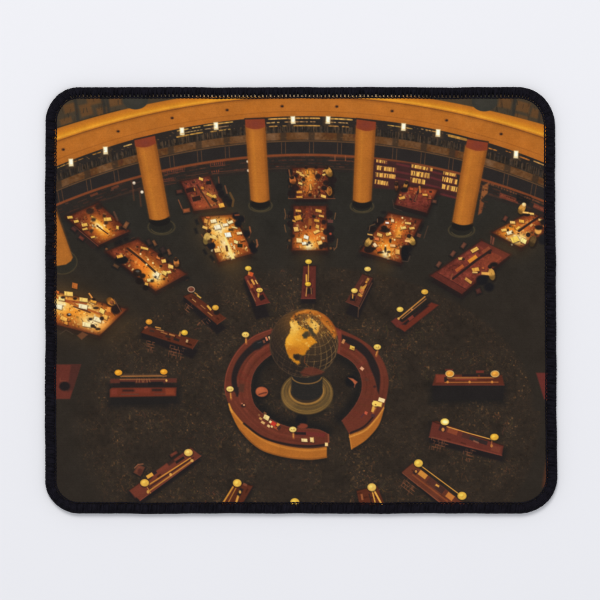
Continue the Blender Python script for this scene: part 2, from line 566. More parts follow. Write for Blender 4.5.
def column(cap, shaft, base_c, base_r, ring_c, ring_r):
    ell(ring_c[0], ring_c[1], ring_r[0], ring_r[1], (44, 41, 34), soft=1.4)
    ell(ring_c[0], ring_c[1], ring_r[0], ring_r[1], (78, 66, 44), a=.75, ring=1.3, soft=1.3)
    ell(base_c[0], base_c[1], base_r[0], base_r[1], (38, 35, 30), soft=1.6)
    (x0, y0), (x1, y1), (x2, y2), (x3, y3) = shaft      # TL TR BR BL
    ell((x2 + x3) / 2, (y2 + y3) / 2 + 3, (x2 - x3) / 2 + .8, 6, (30, 27, 25), soft=1.2)
    line([(ring_c[0] + ring_r[0] * .8 * math.cos(a), ring_c[1] + ring_r[1] * .85 * math.sin(a)) for a in np.linspace(.3, 2.8, 14)], .8, (96, 80, 50), a=.6)
    bow = [(x3 + (x2 - x3) * u, y3 + (y2 - y3) * u + 3.0 * math.sin(math.pi * u) ** .7) for u in np.linspace(0, 1, 9)]
    pts = [shaft[0], shaft[1]] + bow[::-1]
    poly(pts, (176, 103, 36), soft=1.1)
    for u, c, a in ((.05, (120, 66, 26), .7), (.34, (194, 118, 40), .75), (.5, (184, 108, 38), .4), (.78, (156, 88, 33), .55), (.95, (108, 58, 25), .75)):
        line([(x0 + (x1 - x0) * u, y0 + (y1 - y0) * u), (x3 + (x2 - x3) * u, y3 + (y2 - y3) * u)], 2.2, c, a=a, soft=3.4)
    if cap:
        (a0, a1, a2, a3) = cap
        bw = [(a3[0] + (a2[0] - a3[0]) * u, a3[1] + (a2[1] - a3[1]) * u + 2.2 * math.sin(math.pi * u)) for u in np.linspace(0, 1, 7)]
        poly([a0, a1] + bw[::-1], (134, 58, 32), soft=.9)
        mx_, my_ = (a0[0] + a2[0]) / 2, (a0[1] + a2[1]) / 2
        glow(mx_, my_ + 1, 5, 3.5, 0, (120, 54, 44), .6)
        line([a0, a1], 1.6, (46, 34, 28), a=.8)


column([(134.2, 139.6), (155, 135), (156, 143.5), (135.3, 146.5)], [(135.3, 144), (155.8, 141), (169.4, 215.8), (149.6, 218.6)],
       (161, 225.4), (11.6, 6.4), (161.5, 227), (13.4, 7.6))
column([(245, 118.8), (264.7, 118.2), (265.3, 127), (245.4, 127)], [(245.4, 126), (265.2, 126), (269.4, 199.6), (250.8, 199.8)],
       (260.3, 204.4), (10, 5.2), (260.5, 205.6), (11.6, 6.2))
column([(356.6, 118.6), (376, 121.2), (375.6, 129.5), (356.2, 128)], [(356, 126), (375.6, 127.5), (371.2, 200), (353, 199.8)],
       (362, 205.2), (10, 5.2), (362, 206.4), (11.6, 6.2))
column([(467.6, 138.6), (488.2, 142), (487.2, 150), (465.6, 147)], [(465.4, 146), (487.4, 148), (472.4, 222.8), (452.4, 221.5)],
       (461.5, 229), (11.6, 6.0), (461.5, 230.2), (13, 7))
ell(62, 262, 15, 12, (44, 41, 34))
ell(62, 262, 15, 12, (78, 66, 44), a=.6, ring=1.2)
poly([(48, 200), (54, 205), (72.6, 257.5), (71, 261), (66, 264.5), (58, 265.8), (48, 266)], (172, 102, 38), soft=1.1)
line([(55, 207), (71.6, 257)], 2.0, (136, 78, 32), a=.6, soft=3)

# ------------------------------------------------------------------ reading tables
TN, TN2 = smooth_noise(1.3, 71), smooth_noise(4.5, 72)
WOOD = (100, 46, 29)


def lerp(a, b, t):
    return (a[0] + (b[0] - a[0]) * t, a[1] + (b[1] - a[1]) * t)


def uv(q, u, v):
    return lerp(lerp(q[0], q[1], u), lerp(q[3], q[2], u), v)


def table(q, base=WOOD, lit=(), drop=5, clutter=26, bright=.6, longv=True, seed=0, edge=True):
    """q: corners far-left, far-right, near-right, near-left; lit: glows (x, y, sx, sy, angle, colour, k)."""
    r = np.random.default_rng(1000 + seed)
    cx, cy = sum(p[0] for p in q) / 4, sum(p[1] for p in q) / 4
    poly([(cx + (p[0] - cx) * 1.10, cy + (p[1] - cy) * 1.10 + 4) for p in q], (31, 28, 27), a=.75, soft=7)
    ys = sorted(q, key=lambda p: p[1])
    hull = [q[0], q[1], (q[1][0], q[1][1] + drop * .6), (q[2][0], q[2][1] + drop), (q[3][0], q[3][1] + drop), (q[0][0], q[0][1] + drop * .6)]
    poly(hull, (35, 28, 27), soft=1.4)
    poly(q, base, soft=1.1)
    for k in range(26):                      # grain and worn patches
        u, v = r.uniform(.05, .95, 2)
        p = uv(q, u, v)
        p2 = uv(q, min(.97, u + (0 if longv else .15)), min(.97, v + (.15 if longv else 0)))
        f = r.uniform(.75, 1.25)
        line([p, p2], r.uniform(.8, 2.2), [c * f for c in base], a=.5, soft=1.8)
    if edge:
        line([q[3], q[2]], .9, [min(255, c * 1.25) for c in base], a=.7)
        line([q[0], q[3]], .7, [c * .7 for c in base], a=.7)
    sl = win(min(p[0] for p in q) - 1, min(p[1] for p in q) - 1, max(p[0] for p in q) + 1, max(p[1] for p in q) + 1)
    al = poly_alpha(sl, q, 1.0)
    IMG[sl] *= (1 + (.05 * TN[sl] + .10 * TN2[sl]) * al)[..., None]
    for g in lit:
        glow(g[0], g[1], g[2] * 1.5, g[3] * 1.5, g[4], (176, 76, 26), g[6] * .45, clip=q)
    for g in lit:
        glow(g[0], g[1], g[2] * .82, g[3] * .82, g[4], g[5], g[6], clip=q)
    IMG[sl] *= (1 + (.03 * TN[sl]) * al)[..., None]
    ax = (q[3][0] - q[0][0], q[3][1] - q[0][1]) if longv else (q[1][0] - q[0][0], q[1][1] - q[0][1])
    ang = math.degrees(math.atan2(ax[1], ax[0]))
    for k in range(int(clutter * 1.7)):
        s = r.uniform(.03, .97)
        c = r.choice([.12, .2, .28, .36, .5, .66, .74, .82, .9]) + r.normal(0, .04)
        p = uv(q, c, s) if longv else uv(q, s, c)
        L = 0
        for g in lit:
            L += g[6] * math.exp(-.5 * (((p[0] - g[0]) / (g[2] * 1.5)) ** 2 + ((p[1] - g[1]) / (g[3] * 1.5)) ** 2))
        kk = min(1, bright * .55 + .6 * L)
        z = r.random()
        if z < .5:
            col = (120 + 130 * kk, 70 + 140 * kk, 36 + 90 * kk)
            rect(p[0], p[1], r.uniform(.9, 3.2), r.uniform(.7, 1.9), ang + r.normal(0, 35), col, a=r.uniform(.35, .95), soft=.9)
        elif z < .86:
            rect(p[0], p[1], r.uniform(.8, 3.2), r.uniform(.7, 1.9), ang + r.normal(0, 30), (38 + 20 * L, 28 + 12 * L, 25), a=.85, soft=1.0)
        else:
            rect(p[0], p[1], r.uniform(1.2, 2.4), r.uniform(1, 1.8), ang, (176, 62 + 40 * kk, 30), a=.75, soft=1.0)
    for g in lit:
        hot = g[5][0] > 250
        glow(g[0], g[1], g[2] * (.72 if hot else .9), g[3] * (.72 if hot else .9), g[4], (255, 226, 132) if hot else g[5], g[6] * (.80 if hot else .36), clip=q)
        if hot:
            glow(g[0], g[1], g[2] * .42, g[3] * .42, g[4], (255, 246, 206), g[6] * .85, clip=q)
            glow(g[0], g[1], g[2] * 2.0, g[3] * 2.2, g[4], (236, 146, 44), .14)
    for k in range(int(clutter * 2.2)):
        p = uv(q, r.uniform(.04, .96), r.uniform(.04, .96))
        L = sum(g[6] * math.exp(-.5 * (((p[0] - g[0]) / (g[2] * 1.4)) ** 2 + ((p[1] - g[1]) / (g[3] * 1.4)) ** 2)) for g in lit)
        if r.random() < .5:
            rect(p[0], p[1], r.uniform(.5, 1.4), r.uniform(.5, 1.1), ang, (min(255, 150 + 100 * L), min(235, 84 + 130 * L), 40 + 60 * L), a=r.uniform(.3, .85), soft=.7)
        else:
            rect(p[0], p[1], r.uniform(.5, 2.0), r.uniform(.5, 1.2), ang + r.normal(0, 30), (46, 26, 20), a=r.uniform(.3, .85), soft=.7)
    for g in lit:
        if g[5][0] > 250:
            for k in range(7):
                p = (g[0] + r.normal(0, g[2] * .6), g[1] + r.normal(0, g[3] * .6))
                rect(p[0], p[1], r.uniform(1.2, 3.4), r.uniform(.8, 1.8), g[4] + r.normal(0, 25), (255, 240, 190), a=r.uniform(.4, .9), soft=1.1)
                p = (g[0] + r.normal(0, g[2] * .9), g[1] + r.normal(0, g[3] * .9))
                rect(p[0], p[1], r.uniform(.8, 2.4), r.uniform(.6, 1.2), g[4] + r.normal(0, 40), (70, 36, 20), a=r.uniform(.4, .9), soft=.9)
    # the far ends and edges of the table fall off into the dark
    for a, b_ in ((q[0], q[1]), (q[1], q[2]), (q[2], q[3]), (q[3], q[0])):
        line([a, b_], 2.0, (54, 28, 23), a=.6, soft=4.2)


def crowd(q, seed, n_=9, longv=True, out=3.2, tone=(104, 66, 42)):
    """chairs and dark coats drawn up along the two long sides of a table"""
    r = np.random.default_rng(8000 + seed)
    cx, cy = sum(p[0] for p in q) / 4, sum(p[1] for p in q) / 4
    for side in (0, 1):
        a, b_ = ((q[0], q[3]), (q[1], q[2]))[side] if longv else ((q[0], q[1]), (q[3], q[2]))[side]
        dx, dy = b_[0] - a[0], b_[1] - a[1]
        L = math.hypot(dx, dy)
        nx, ny = -dy / L, dx / L
        if (a[0] + nx - cx) ** 2 + (a[1] + ny - cy) ** 2 < (a[0] - cx) ** 2 + (a[1] - cy) ** 2:
            nx, ny = -nx, -ny
        ang = math.degrees(math.atan2(dy, dx))
        for k in range(n_):
            u = (k + r.uniform(.2, .8)) / n_
            d = out * r.uniform(.2, 1.5)
            x, y = a[0] + dx * u + nx * d, a[1] + dy * u + ny * d
            ell(x, y, r.uniform(1.6, 3.2), r.uniform(1.6, 3), (30, 26, 26), a=.8, soft=2)
            if r.random() < .55:
                f = r.uniform(.6, 1.15)
                rect(x + nx * 1.6, y + ny * 1.6, r.uniform(1.5, 4), r.uniform(.7, 1.4), ang + r.normal(0, 12), [c * f for c in tone], a=r.uniform(.4, .85), soft=1.1)
            if r.random() < .3:
                ell(x - nx * 1.5, y - ny * 1.5, 1.3, 1.2, (180, 110, 54), a=.7, soft=1.2)


def paper(x, y, w, h, ang=0, c=(244, 198, 104), a=1.0):
    w, h = w * .86, h * .84
    rect(x + .3, y + .5, w + .8, h + .8, ang, (44, 28, 22), a * .6, soft=1.2, skew=.15)
    rect(x, y, w, h, ang, c, a, soft=.8, skew=.15)
    rect(x - w * .22, y, w * .12, h * .8, ang, [v * .7 for v in c], a * .5, soft=.7)
    rect(x + .3, y + h * .36, w * .8, h * .22, ang, [v * .82 for v in c], a * .5, soft=1.0)


def chair(x, y, ang, col=(112, 66, 42), w=5.5, h=3.4):
    rect(x, y + .8, w + 2, h + 2, ang, (28, 26, 26), a=.8, soft=2)
    rect(x, y, w, h, ang, col, a=.85, soft=1.3)
    rect(x - .3, y - .3, w * .6, h * .5, ang, [min(255, c * 1.25) for c in col], a=.6, soft=1.4)


def sitter(x, y, col, rx=4.2, ry=5, ang=0, head=(0, -6), hc=(40, 28, 22), lap=None):
    if lap:
        ell(x + lap[0], y + lap[1], 4, 3.4, (30, 27, 28), a=.95, soft=1.6)
    rx, ry = rx * .86, ry * .86
    ell(x + .6, y + .8, rx + 1.3, ry + 1.2, (34, 26, 22), a=.8, soft=1.8, ang=ang)
    ell(x, y, rx, ry, [c * .55 for c in col], soft=1.3, ang=ang)
    L0 = math.hypot(*head) + 1e-6
    ell(x + head[0] / L0 * ry * .28, y + head[1] / L0 * ry * .28, rx * .82, ry * .62, [c * .96 for c in col], a=.9, soft=1.8, ang=ang)
    line([(x - head[0] / L0 * ry * .7, y - head[1] / L0 * ry * .7), (x + head[0] / L0 * ry * .3, y + head[1] / L0 * ry * .3)], .6, [c * .5 for c in col], a=.5)
    L = math.hypot(*head) + 1e-6
    fx, fy = head[0] / L, head[1] / L
    ell(x - fx * ry * .45, y - fy * ry * .45, rx * .8, rx * .6, [c * .5 for c in col], a=.55, soft=2)
    for sg in (-1, 1):
        sx, sy = x + sg * -fy * rx * .8, y + sg * fx * rx * .8
        ex, ey = sx + fx * 3.4 - sg * -fy * .2, sy + fy * 3.4 - sg * fx * .2
        line([(sx, sy), (ex, ey), (ex + fx * 2.2 + sg * fy * 1.6, ey + fy * 2.2 - sg * fx * 1.6)], 1.3, [c * .9 for c in col], a=.85, soft=.9)
    ell(x + head[0], y + head[1], 2.1, 2.0, hc, soft=1.0)
    ell(x + head[0] - .5, y + head[1] - .6, 1.1, .9, [min(255, c * 1.6) for c in hc], a=.7, soft=1.2)


HOT, WARM, ORG = (255, 210, 98), (238, 142, 36), (206, 104, 40)
# upper left
table([(66, 217), (98, 203), (129, 231), (98, 245)], lit=[(102, 229, 10, 6, 45, WARM, .9), (99, 226, 6, 2.6, 48, HOT, .8)], drop=4, clutter=22, bright=.55, longv=False, seed=1)
poly([(75, 227), (97, 246), (93, 249.5), (74, 232)], (46, 34, 31))
line([(74.5, 226.5), (98, 246)], .8, (120, 62, 44), a=.9)
line([(92, 216.5), (109, 231.5)], 1.6, (240, 176, 66), soft=1.4)
line([(97, 226), (108, 234)], 1.0, (60, 34, 24))
for q in ((70, 217.3, 6, 3, -6), (76.3, 221.3, 5.5, 3, -12), (84.6, 224.8, 6.5, 3.6, -10), (85, 229, 6, 2, -12), (93, 237, 5, 2, -12), (107.6, 219.2, 8.5, 4, -4), (117.5, 227.5, 3, 4, 10)):
    paper(*q, c=(236, 184, 82))
for x, y, r_ in ((90, 211, 4), (99, 206.5, 3.5), (93.5, 219.5, 2.4), (121.5, 228, 2.6), (91.5, 230.5, 1.8), (106, 223, 2)):
    ell(x, y, r_, r_ * .8, (42, 32, 28), a=.85, soft=1.8)
line([(114, 212), (117.5, 220)], 2, (92, 60, 44), a=.8)
chair(81.5, 238, 35, (98, 48, 36)); chair(74, 229, 40, (74, 42, 36)); chair(126, 225, 30, (120, 74, 44), 4, 7)
# second left
crowd([(106, 251.5), (138, 239), (186, 274), (155.5, 291)], 2, 5, False)
table([(106, 251.5), (138, 239), (186, 274), (155.5, 291)], lit=[(150, 273, 14, 7, 50, WARM, .95), (142, 266, 12, 4, 48, (236, 120, 44), .7), (156, 276, 6, 4.5, 50, HOT, 1.0)],
      drop=5, clutter=30, bright=.6, longv=False, seed=2)
line([(127.5, 248.5), (141, 259), (156, 272.5)], 2.2, (52, 34, 26), a=.9)
line([(130, 248), (155, 268)], 1.0, (190, 110, 50), a=.8)
ell(121.5, 260, 6.8, 4.2, (26, 24, 24), soft=1.6); paper(119.8, 256.3, 7, 3.4, -14, (226, 160, 66))
chair(116, 266, 30, (86, 58, 38), 6, 3)
for q in ((150.2, 280, 7, 3.4, -4, (255, 226, 140)), (156.8, 275, 5, 6.5, 35, (255, 236, 186)), (163.8, 261, 5, 4, -10, (244, 190, 90)), (170.8, 266.6, 6, 4, 15, (248, 196, 98)),
          (168, 272.2, 7, 3, -10, (248, 206, 104)), (144.5, 248.3, 9, 2.6, 14, (236, 182, 82)), (158.3, 257.4, 4, 3.4, 20, (232, 132, 60)), (164.5, 273, 5, 4, 30, (244, 200, 100)), (146.5, 284, 4, 3, 20, (240, 180, 80))):
    paper(*q)
for x, y, r_ in ((137.3, 272.6, 4.4), (142.6, 275.8, 3), (145.6, 288, 3), (139.5, 281, 4), (160.3, 255.5, 2.6), (152, 280.8, 1.6), (155.5, 277, 1.2), (168, 262, 1.8), (161, 266, 1.4), (164, 279, 1.2)):
    ell(x, y, r_, r_ * .85, (30, 24, 22), a=.9, soft=1.4)
ell(137.6, 271.2, 1.8, .9, (110, 110, 104), a=.6, soft=1.4)
for x, y in ((140.5, 254), (148, 259.5), (146.5, 264.5), (153, 263)):
    ell(x, y, .9, .9, (255, 230, 160), soft=1.1)
sitter(176.5, 263.5, (214, 128, 60), 3, 4, 0, (-.6, -4))
chair(154.5, 243, 60, (112, 70, 42), 6, 3); chair(169, 252, 65, (112, 70, 44), 6, 3)
chair(149, 242, 60, (56, 40, 34), 6, 4); chair(163, 250, 60, (50, 38, 34), 6, 5)

# upper middle-left (dim)
table([(181, 181.5), (209.5, 176), (225, 206.5), (194, 210.5)], base=(112, 52, 40), lit=[(200, 207, 8, 4, -5, (160, 70, 42), .6), (210, 196, 8, 5, 50, (190, 120, 52), .35)], drop=4, clutter=20, bright=.35, seed=3)
for q in ((201, 179, 5, 3, 20, (236, 182, 84)), (210, 195.3, 9, 3, 30, (214, 156, 62)), (214, 196.6, 5, 4, -20, (222, 168, 74)), (221.5, 205.3, 6, 5, -12, (242, 176, 70)), (202.3, 188, 3.4, 3, 10, (206, 130, 48)), (194.5, 189.5, 1.6, 3, 5, (220, 150, 60))):
    paper(*q)
rect(196.5, 198.6, 8.4, 4.6, -14, (42, 28, 26)); rect(190, 190, 8, 4.4, -14, (46, 28, 26)); rect(208.6, 182.6, 5, 3.4, -10, (38, 28, 27)); rect(214.5, 200, 6, 3, 30, (40, 28, 26))
line([(197, 185), (211, 207)], 1.6, (62, 36, 30), a=.9)
line([(178.5, 200), (183, 211)], 1.2, (116, 68, 44)); chair(186.5, 210.5, -10, (142, 74, 42), 7, 4); chair(179.5, 191.5, -10, (84, 46, 36), 6, 3.4)
for x, y in ((221.5, 194), (226, 199), (219, 187), (230, 203)):
    ell(x, y, 3.4, 4, (27, 25, 27), soft=2)
line([(225, 186), (227, 193)], 1.6, (120, 74, 50), a=.8); line([(230, 193), (233.5, 200), (232.5, 206)], 2.2, (92, 66, 38), a=.9); line([(218.5, 177), (219, 183)], 1.2, (130, 72, 46), a=.7)

# bright one left of the middle
q4 = [(201.3, 217), (233, 214.6), (252.7, 253), (218.7, 262)]
crowd(q4, 4, 7, True); table(q4, lit=[(222, 233, 12, 13, 60, WARM, .95), (224, 244, 14, 4.5, 68, (255, 190, 70), .8), (219, 228, 8, 7, 60, HOT, .9), (231, 256, 4, 5, 70, HOT, .7), (242, 238, 10, 9, 60, (206, 100, 40), .6)],
      drop=5, clutter=46, bright=.75, seed=4)
for q in ((213.5, 221, 6.5, 4, -10, (255, 232, 178)), (217.4, 227.2, 7, 5, -12, (255, 238, 200)), (228, 234.8, 7, 5.4, -8, (252, 250, 232)), (230.4, 222.2, 6, 3.2, -20, (255, 238, 176)),
          (225.4, 224.8, 6, 3.2, -10, (255, 236, 196)), (239.4, 233.2, 6, 2.8, -8, (255, 226, 166)), (217.4, 250.2, 6.4, 4.6, -10, (250, 200, 112)), (236, 242, 4.6, 3.4, 20, (255, 232, 150)),
          (206, 221, 4, 5, 20, (220, 150, 66)), (234.5, 227.5, 7, 1.6, 12, (255, 216, 130)), (213.5, 236.6, 6, 4, 20, (248, 206, 116)), (205, 227.6, 6, 3, 20, (236, 182, 92)), (208, 217.5, 4, 2, 0, (200, 104, 48))):
    paper(*q)
poly([(223.5, 237), (226, 237), (234.8, 258.5), (231.5, 259)], (255, 226, 136), soft=1.6)
rect(240, 245.6, 5, 3.6, 4, (46, 40, 24)); rect(231, 229.8, 5, 2.4, 0, (84, 58, 30)); rect(243, 241.6, 5, 1.4, -14, (84, 46, 24)); rect(226.8, 248.5, 2.2, 6, -10, (96, 58, 30))
sitter(206.6, 238.6, (216, 172, 88), 3.8, 7, 14, (2.4, -7.6), (44, 28, 22)); ell(211.4, 245.8, 4, 3.4, (28, 26, 30), soft=1.6); ell(209.5, 241.5, 2, 2, (70, 50, 34), soft=1.6)
rect(213.4, 237.6, 8, 2.4, 18, (236, 190, 100), a=.9)
for x, y, a_ in ((196, 231, 70), (196.8, 222, 70), (205, 252, 60), (212, 258, 50)):
    rect(x, y, 6, 3, a_, (32, 29, 28), soft=2)
line([(249.6, 227), (250.6, 232), (249, 237)], 1.6, (150, 84, 48), a=.9); line([(256.6, 240), (257.6, 245), (255.6, 248.5)], 1.8, (146, 86, 54), a=.9); line([(244, 216), (244.6, 222)], 1, (88, 64, 46), a=.7)
for x, y in ((241, 219), (238, 224), (247, 234), (252, 246), (254, 250), (236, 216)):
    ell(x, y, 3.6, 3.4, (28, 26, 28), soft=2)
rect(237, 215, 5, 1.8, -6, (130, 66, 40), a=.8)

# top middle
q5 = [(292.5, 168), (328.5, 168), (327.5, 198), (294.5, 198)]
crowd(q5, 5, 6, True); table(q5, lit=[(309, 176, 5, 9, 0, (240, 150, 46), .8), (308, 186, 3, 8, 0, (214, 120, 46), .6)], drop=4, clutter=44, bright=.5, seed=5)
line([(288.5, 198.6), (335, 198.6)], .9, (126, 74, 46), a=.8)
for q in ((299, 172.5, 7, 2.4, 20, (224, 166, 80)), (302, 175, 6, 2.4, 20, (238, 180, 90)), (300.3, 183.4, 5, 2.6, 20, (242, 190, 100)), (299.4, 192, 6.5, 3, 0, (222, 146, 54)), (299.5, 197, 7, 2, 0, (226, 154, 60)), (323.4, 196.3, 6, 3.2, 16, (240, 188, 90)),
          (324.5, 174.5, 5, 2, -16, (244, 196, 100)), (325, 170.5, 5, 2, -20, (236, 176, 80)), (307.5, 172, 2, 5, 0, (238, 150, 40)), (313, 171.5, 1.6, 3, 0, (220, 130, 44)), (310.6, 187, 2, 7, 0, (226, 160, 70))):
    paper(*q)
for x, y, r_ in ((303.5, 179.4, 2), (318, 176.4, 3), (323.5, 188, 2.4), (295, 188, 4), (292, 194, 4.4), (296, 176, 2.2), (310, 195, 2), (326, 183, 3), (333, 180, 4), (332, 186, 3), (306, 167.5, 1.6), (316, 167.5, 1.6)):
    ell(x, y, r_, r_ * .9, (36, 27, 26), a=.9, soft=1.6)
sitter(293, 181.2, (214, 116, 54), 3.6, 2.8, 0, (-1, -4)); sitter(329, 172.4, (222, 154, 66), 3.6, 5.4, -24, (-2.5, -5)); sitter(329.4, 191.6, (176, 100, 46), 3, 4.6, 0, (-4.4, -3.4), (34, 26, 24))
ell(329.4, 191, 2.2, 4.2, (186, 122, 52), ring=.8, a=.7)
line([(289, 170), (290, 176)], 1.4, (136, 80, 46), a=.8)

# middle
q6 = [(294, 206), (326, 206), (327.6, 250), (292, 250)]
crowd(q6, 6, 7, True); table(q6, lit=[(309, 242, 9, 6, 0, WARM, 1.0), (309, 246, 5, 6, 0, HOT, .95), (313, 235, 9, 5, -20, (226, 120, 44), .8)], drop=5, clutter=34, bright=.5, seed=6)
for q in ((298.4, 210.8, 6.4, 2.6, 4, (228, 162, 70)), (298, 217.8, 7.6, 5.4, -14, (222, 156, 54)), (294, 221, 4, 2, 20, (216, 150, 62)), (296.2, 229.2, 5.2, 5.2, -6, (240, 184, 94)), (299.2, 240.4, 6.2, 5, 6, (252, 214, 140)), (306.2, 237.2, 5.4, 4, 20, (255, 246, 220)), (304.2, 243.4, 5, 3, -6, (255, 246, 214)),
          (318.6, 210.8, 7, 3.2, 10, (232, 170, 74)), (321.4, 216, 6, 2.4, 10, (230, 168, 82)), (316.8, 220.6, 6, 3, 10, (222, 156, 60)), (316.6, 231.6, 7, 3.2, -26, (248, 196, 100)), (317.4, 226.6, 4, 4, 20, (230, 168, 74)), (320, 242.8, 5.4, 4.6, -16, (246, 196, 106)), (322.4, 229, 4, 2, 20, (226, 150, 70)), (297.6, 246.8, 3, 2.4, 0, (214, 110, 50)),
          (323, 238, 4, 3, 0, (226, 176, 120))):
    paper(*q)
rect(310, 222, 3.2, 7, 0, (154, 84, 36)); rect(310.3, 227.5, 1.2, 3.4, 0, (50, 34, 28)); line([(310, 206.5), (310, 217)], 1.4, (98, 42, 34), a=.8)
for x, y, r_ in ((309, 242.6, 1.4), (307.4, 244.6, 1.0), (313.6, 216.4, 1.6), (324, 222, 2.4), (326, 232, 3), (325, 245, 3.2), (321, 247, 2.4), (329.5, 214, 3.6), (330.5, 229, 4), (331, 238, 4), (291, 213, 2.4), (290, 224, 3), (293, 236, 1.8), (291, 217, 2)):
    ell(x, y, r_, r_, (34, 27, 27), a=.9, soft=1.5)
rect(330.4, 221.2, 5.4, 3.2, 4, (96, 56, 48)); ell(330.5, 233.8, 1.2, 1.2, (170, 70, 50), soft=1.2)
for pts in ([(284.6, 209), (285.6, 215), (284.8, 219)], [(284.6, 225), (285.4, 230), (286, 232)], [(335.6, 213), (334.5, 219)], [(337.6, 239), (336.6, 247), (334, 250)]):
    line(pts, 1.0, (126, 84, 52), a=.75)

# right of the middle
q7 = [(388.7, 213), (422, 219.7), (401, 262.4), (360.7, 251)]
crowd(q7, 7, 7, True); table(q7, lit=[(386, 247, 9, 7, 20, (244, 140, 40), .95), (385.5, 255, 4, 6, 10, (255, 190, 70), .9), (397.5, 227, 8, 6, 30, (236, 122, 40), .8), (399, 232, 2.4, 5, 20, (250, 180, 60), .7)],
      drop=5, clutter=40, bright=.5, seed=7)
for q in ((387.2, 222.8, 4, 2, 4, (255, 240, 226)), (392.5, 220.6, 3.4, 3.2, 4, (250, 210, 150)), (408, 223.2, 7, 2.4, 6, (244, 194, 104)), (412, 228.2, 6, 2.6, -6, (242, 186, 92)), (403.4, 227.8, 6, 3, -10, (244, 204, 110)), (398.2, 236.6, 6, 2.4, 4, (226, 150, 62)), (379.6, 234.8, 6, 3.6, 20, (230, 176, 90)), (388.6, 234.2, 6, 3, -14, (240, 184, 84)),
          (397.6, 251.8, 5, 5.6, 8, (240, 172, 84)), (392.8, 245.6, 6, 2.8, 4, (246, 188, 120)), (375, 245, 3.6, 5, -30, (250, 214, 160)), (377, 239, 5, 3, 10, (228, 120, 66)), (379, 250, 5, 3, -20, (212, 96, 40)), (370, 234.6, 6, 1.6, 10, (216, 162, 84))):
    paper(*q)
for x, y, rx, ry in ((380.6, 220.4, 4, 3.6), (377.6, 223.5, 2.4, 3), (385.4, 230.2, 4.6, 2.4), (372, 229.2, 4.4, 3.2), (384, 227.5, 3, 2), (369, 249.5, 5, 3.4), (373.8, 248.6, 2.2, 1.4), (385.4, 249.6, 1.0, 3), (390.3, 240.8, 1.2, 2.2), (380.5, 252.6, 3, .9), (388.8, 252, 2, 1.0), (386, 219.3, 1.6, 1.2), (390, 219, 1, 1)):
    ell(x, y, rx, ry, (32, 25, 24), a=.92, soft=1.4)
for x, y in ((390, 233), (385.4, 245.6), (394.6, 239.8), (389.6, 255.2), (402.4, 217.8)):
    ell(x, y, .8, .8, (255, 236, 170), soft=1.0)
sitter(368, 242.6, (226, 170, 80), 3.4, 5, 30, (3.6, -4.6), (36, 26, 24)); sitter(412.2, 241.4, (228, 172, 80), 3.4, 4.6, -26, (-3.2, -5.4), (38, 27, 24), (-4, 7)); rect(407.4, 241, 5, 2.2, 8, (240, 184, 110))
ell(404.5, 253, 4, 8, (26, 25, 26), soft=2.4); rect(419, 235.4, 4, 3.4, 20, (92, 56, 40)); line([(402, 261), (408, 261.5), (410, 256)], .9, (84, 64, 50), a=.7); line([(377.4, 219), (377.4, 222)], .9, (150, 110, 76), a=.6); line([(424, 238), (428, 226)], 1, (88, 62, 46), a=.6); line([(369, 231), (370, 226), (375, 224)], .8, (130, 88, 56), a=.7)

# upper right (dim)
q8 = [(402, 186), (437.5, 189.8), (426.8, 212.4), (395, 204)]
table(q8, base=(106, 46, 36), lit=[(412, 188, 9, 3, 5, (176, 78, 42), .8), (431, 191, 5, 3, 5, (176, 80, 42), .7)], drop=5, clutter=14, bright=.3, seed=8)
line([(421, 185.5), (418, 192), (414.5, 201)], 2.2, (52, 34, 30), a=.95); line([(419.6, 186.6), (420, 192)], 1.8, (196, 120, 56), a=.9); line([(417, 195), (415, 200.5)], 1.2, (136, 76, 46), a=.8)
for q in ((402, 197.8, 7, 3.2, -12, (220, 158, 70)), (425, 194.8, 5.6, 2.2, 2, (244, 176, 78)), (400.4, 195, 2.6, 2, 0, (196, 110, 50)), (430, 198.4, 3.4, 1.6, 4, (170, 82, 44)), (411.6, 189, 4, 2.6, 10, (186, 84, 46))):
    paper(*q)
sitter(405.2, 186.2, (206, 138, 62), 1.8, 4, 34, (1.2, -3.6)); sitter(396.4, 187.4, (146, 84, 48), 1.6, 3.6, 0, (0, -3.4)); ell(404, 190, 4, 2.6, (34, 27, 26), soft=1.8); chair(434.5, 201.5, 10, (98, 60, 44), 4, 3); rect(430.6, 191.8, 2.6, 2, 0, (60, 34, 28))
line([(392.6, 200), (394, 208), (402, 211)], .8, (78, 58, 46), a=.6)

# large dim one on the right
q9 = [(481.5, 241), (510, 254.6), (462, 293.6), (431, 275.6)]
table(q9, base=(112, 50, 38), lit=[(490, 262, 8, 5, -35, (138, 66, 44), .4)], drop=6, clutter=0, seed=9)
poly([uv(q9, 0, .9), uv(q9, 1, .9), q9[2], q9[3]], (88, 40, 32), a=.8, soft=1.4); poly([uv(q9, 0, 0), uv(q9, 1, 0), uv(q9, 1, .10), uv(q9, 0, .10)], (94, 42, 34), a=.8, soft=1.4)
line([uv(q9, 0, .9), uv(q9, 1, .9)], .8, (66, 32, 28), a=.8)
line([(453, 278.6), (466, 268.5), (476, 260.5), (490.8, 250.4)], 2.4, (46, 31, 29))
for x, y, w_, h_, c in ((459.6, 268.2, 9.4, 3.2, (170, 84, 42)), (472.6, 259, 10, 3.6, (216, 136, 44)), (486, 250, 9, 3, (134, 66, 42))):
    rect(x, y, w_, h_, -36, c)
line([(451, 279.6), (452.4, 274)], 1.4, (132, 70, 46))
for q in ((474.7, 249.8, 8.6, 4.2, -30, (238, 186, 88)), (460.6, 258.6, 5, 3, -6, (222, 170, 86)), (475.6, 269.6, 8, 4.6, -10, (222, 160, 66)), (468.4, 280.6, 9, 3.4, 36, (208, 148, 70)), (475, 272.5, 6, 1.4, 0, (246, 196, 110)), (483, 268, 3, 2, 10, (190, 96, 50))):
    paper(*q)
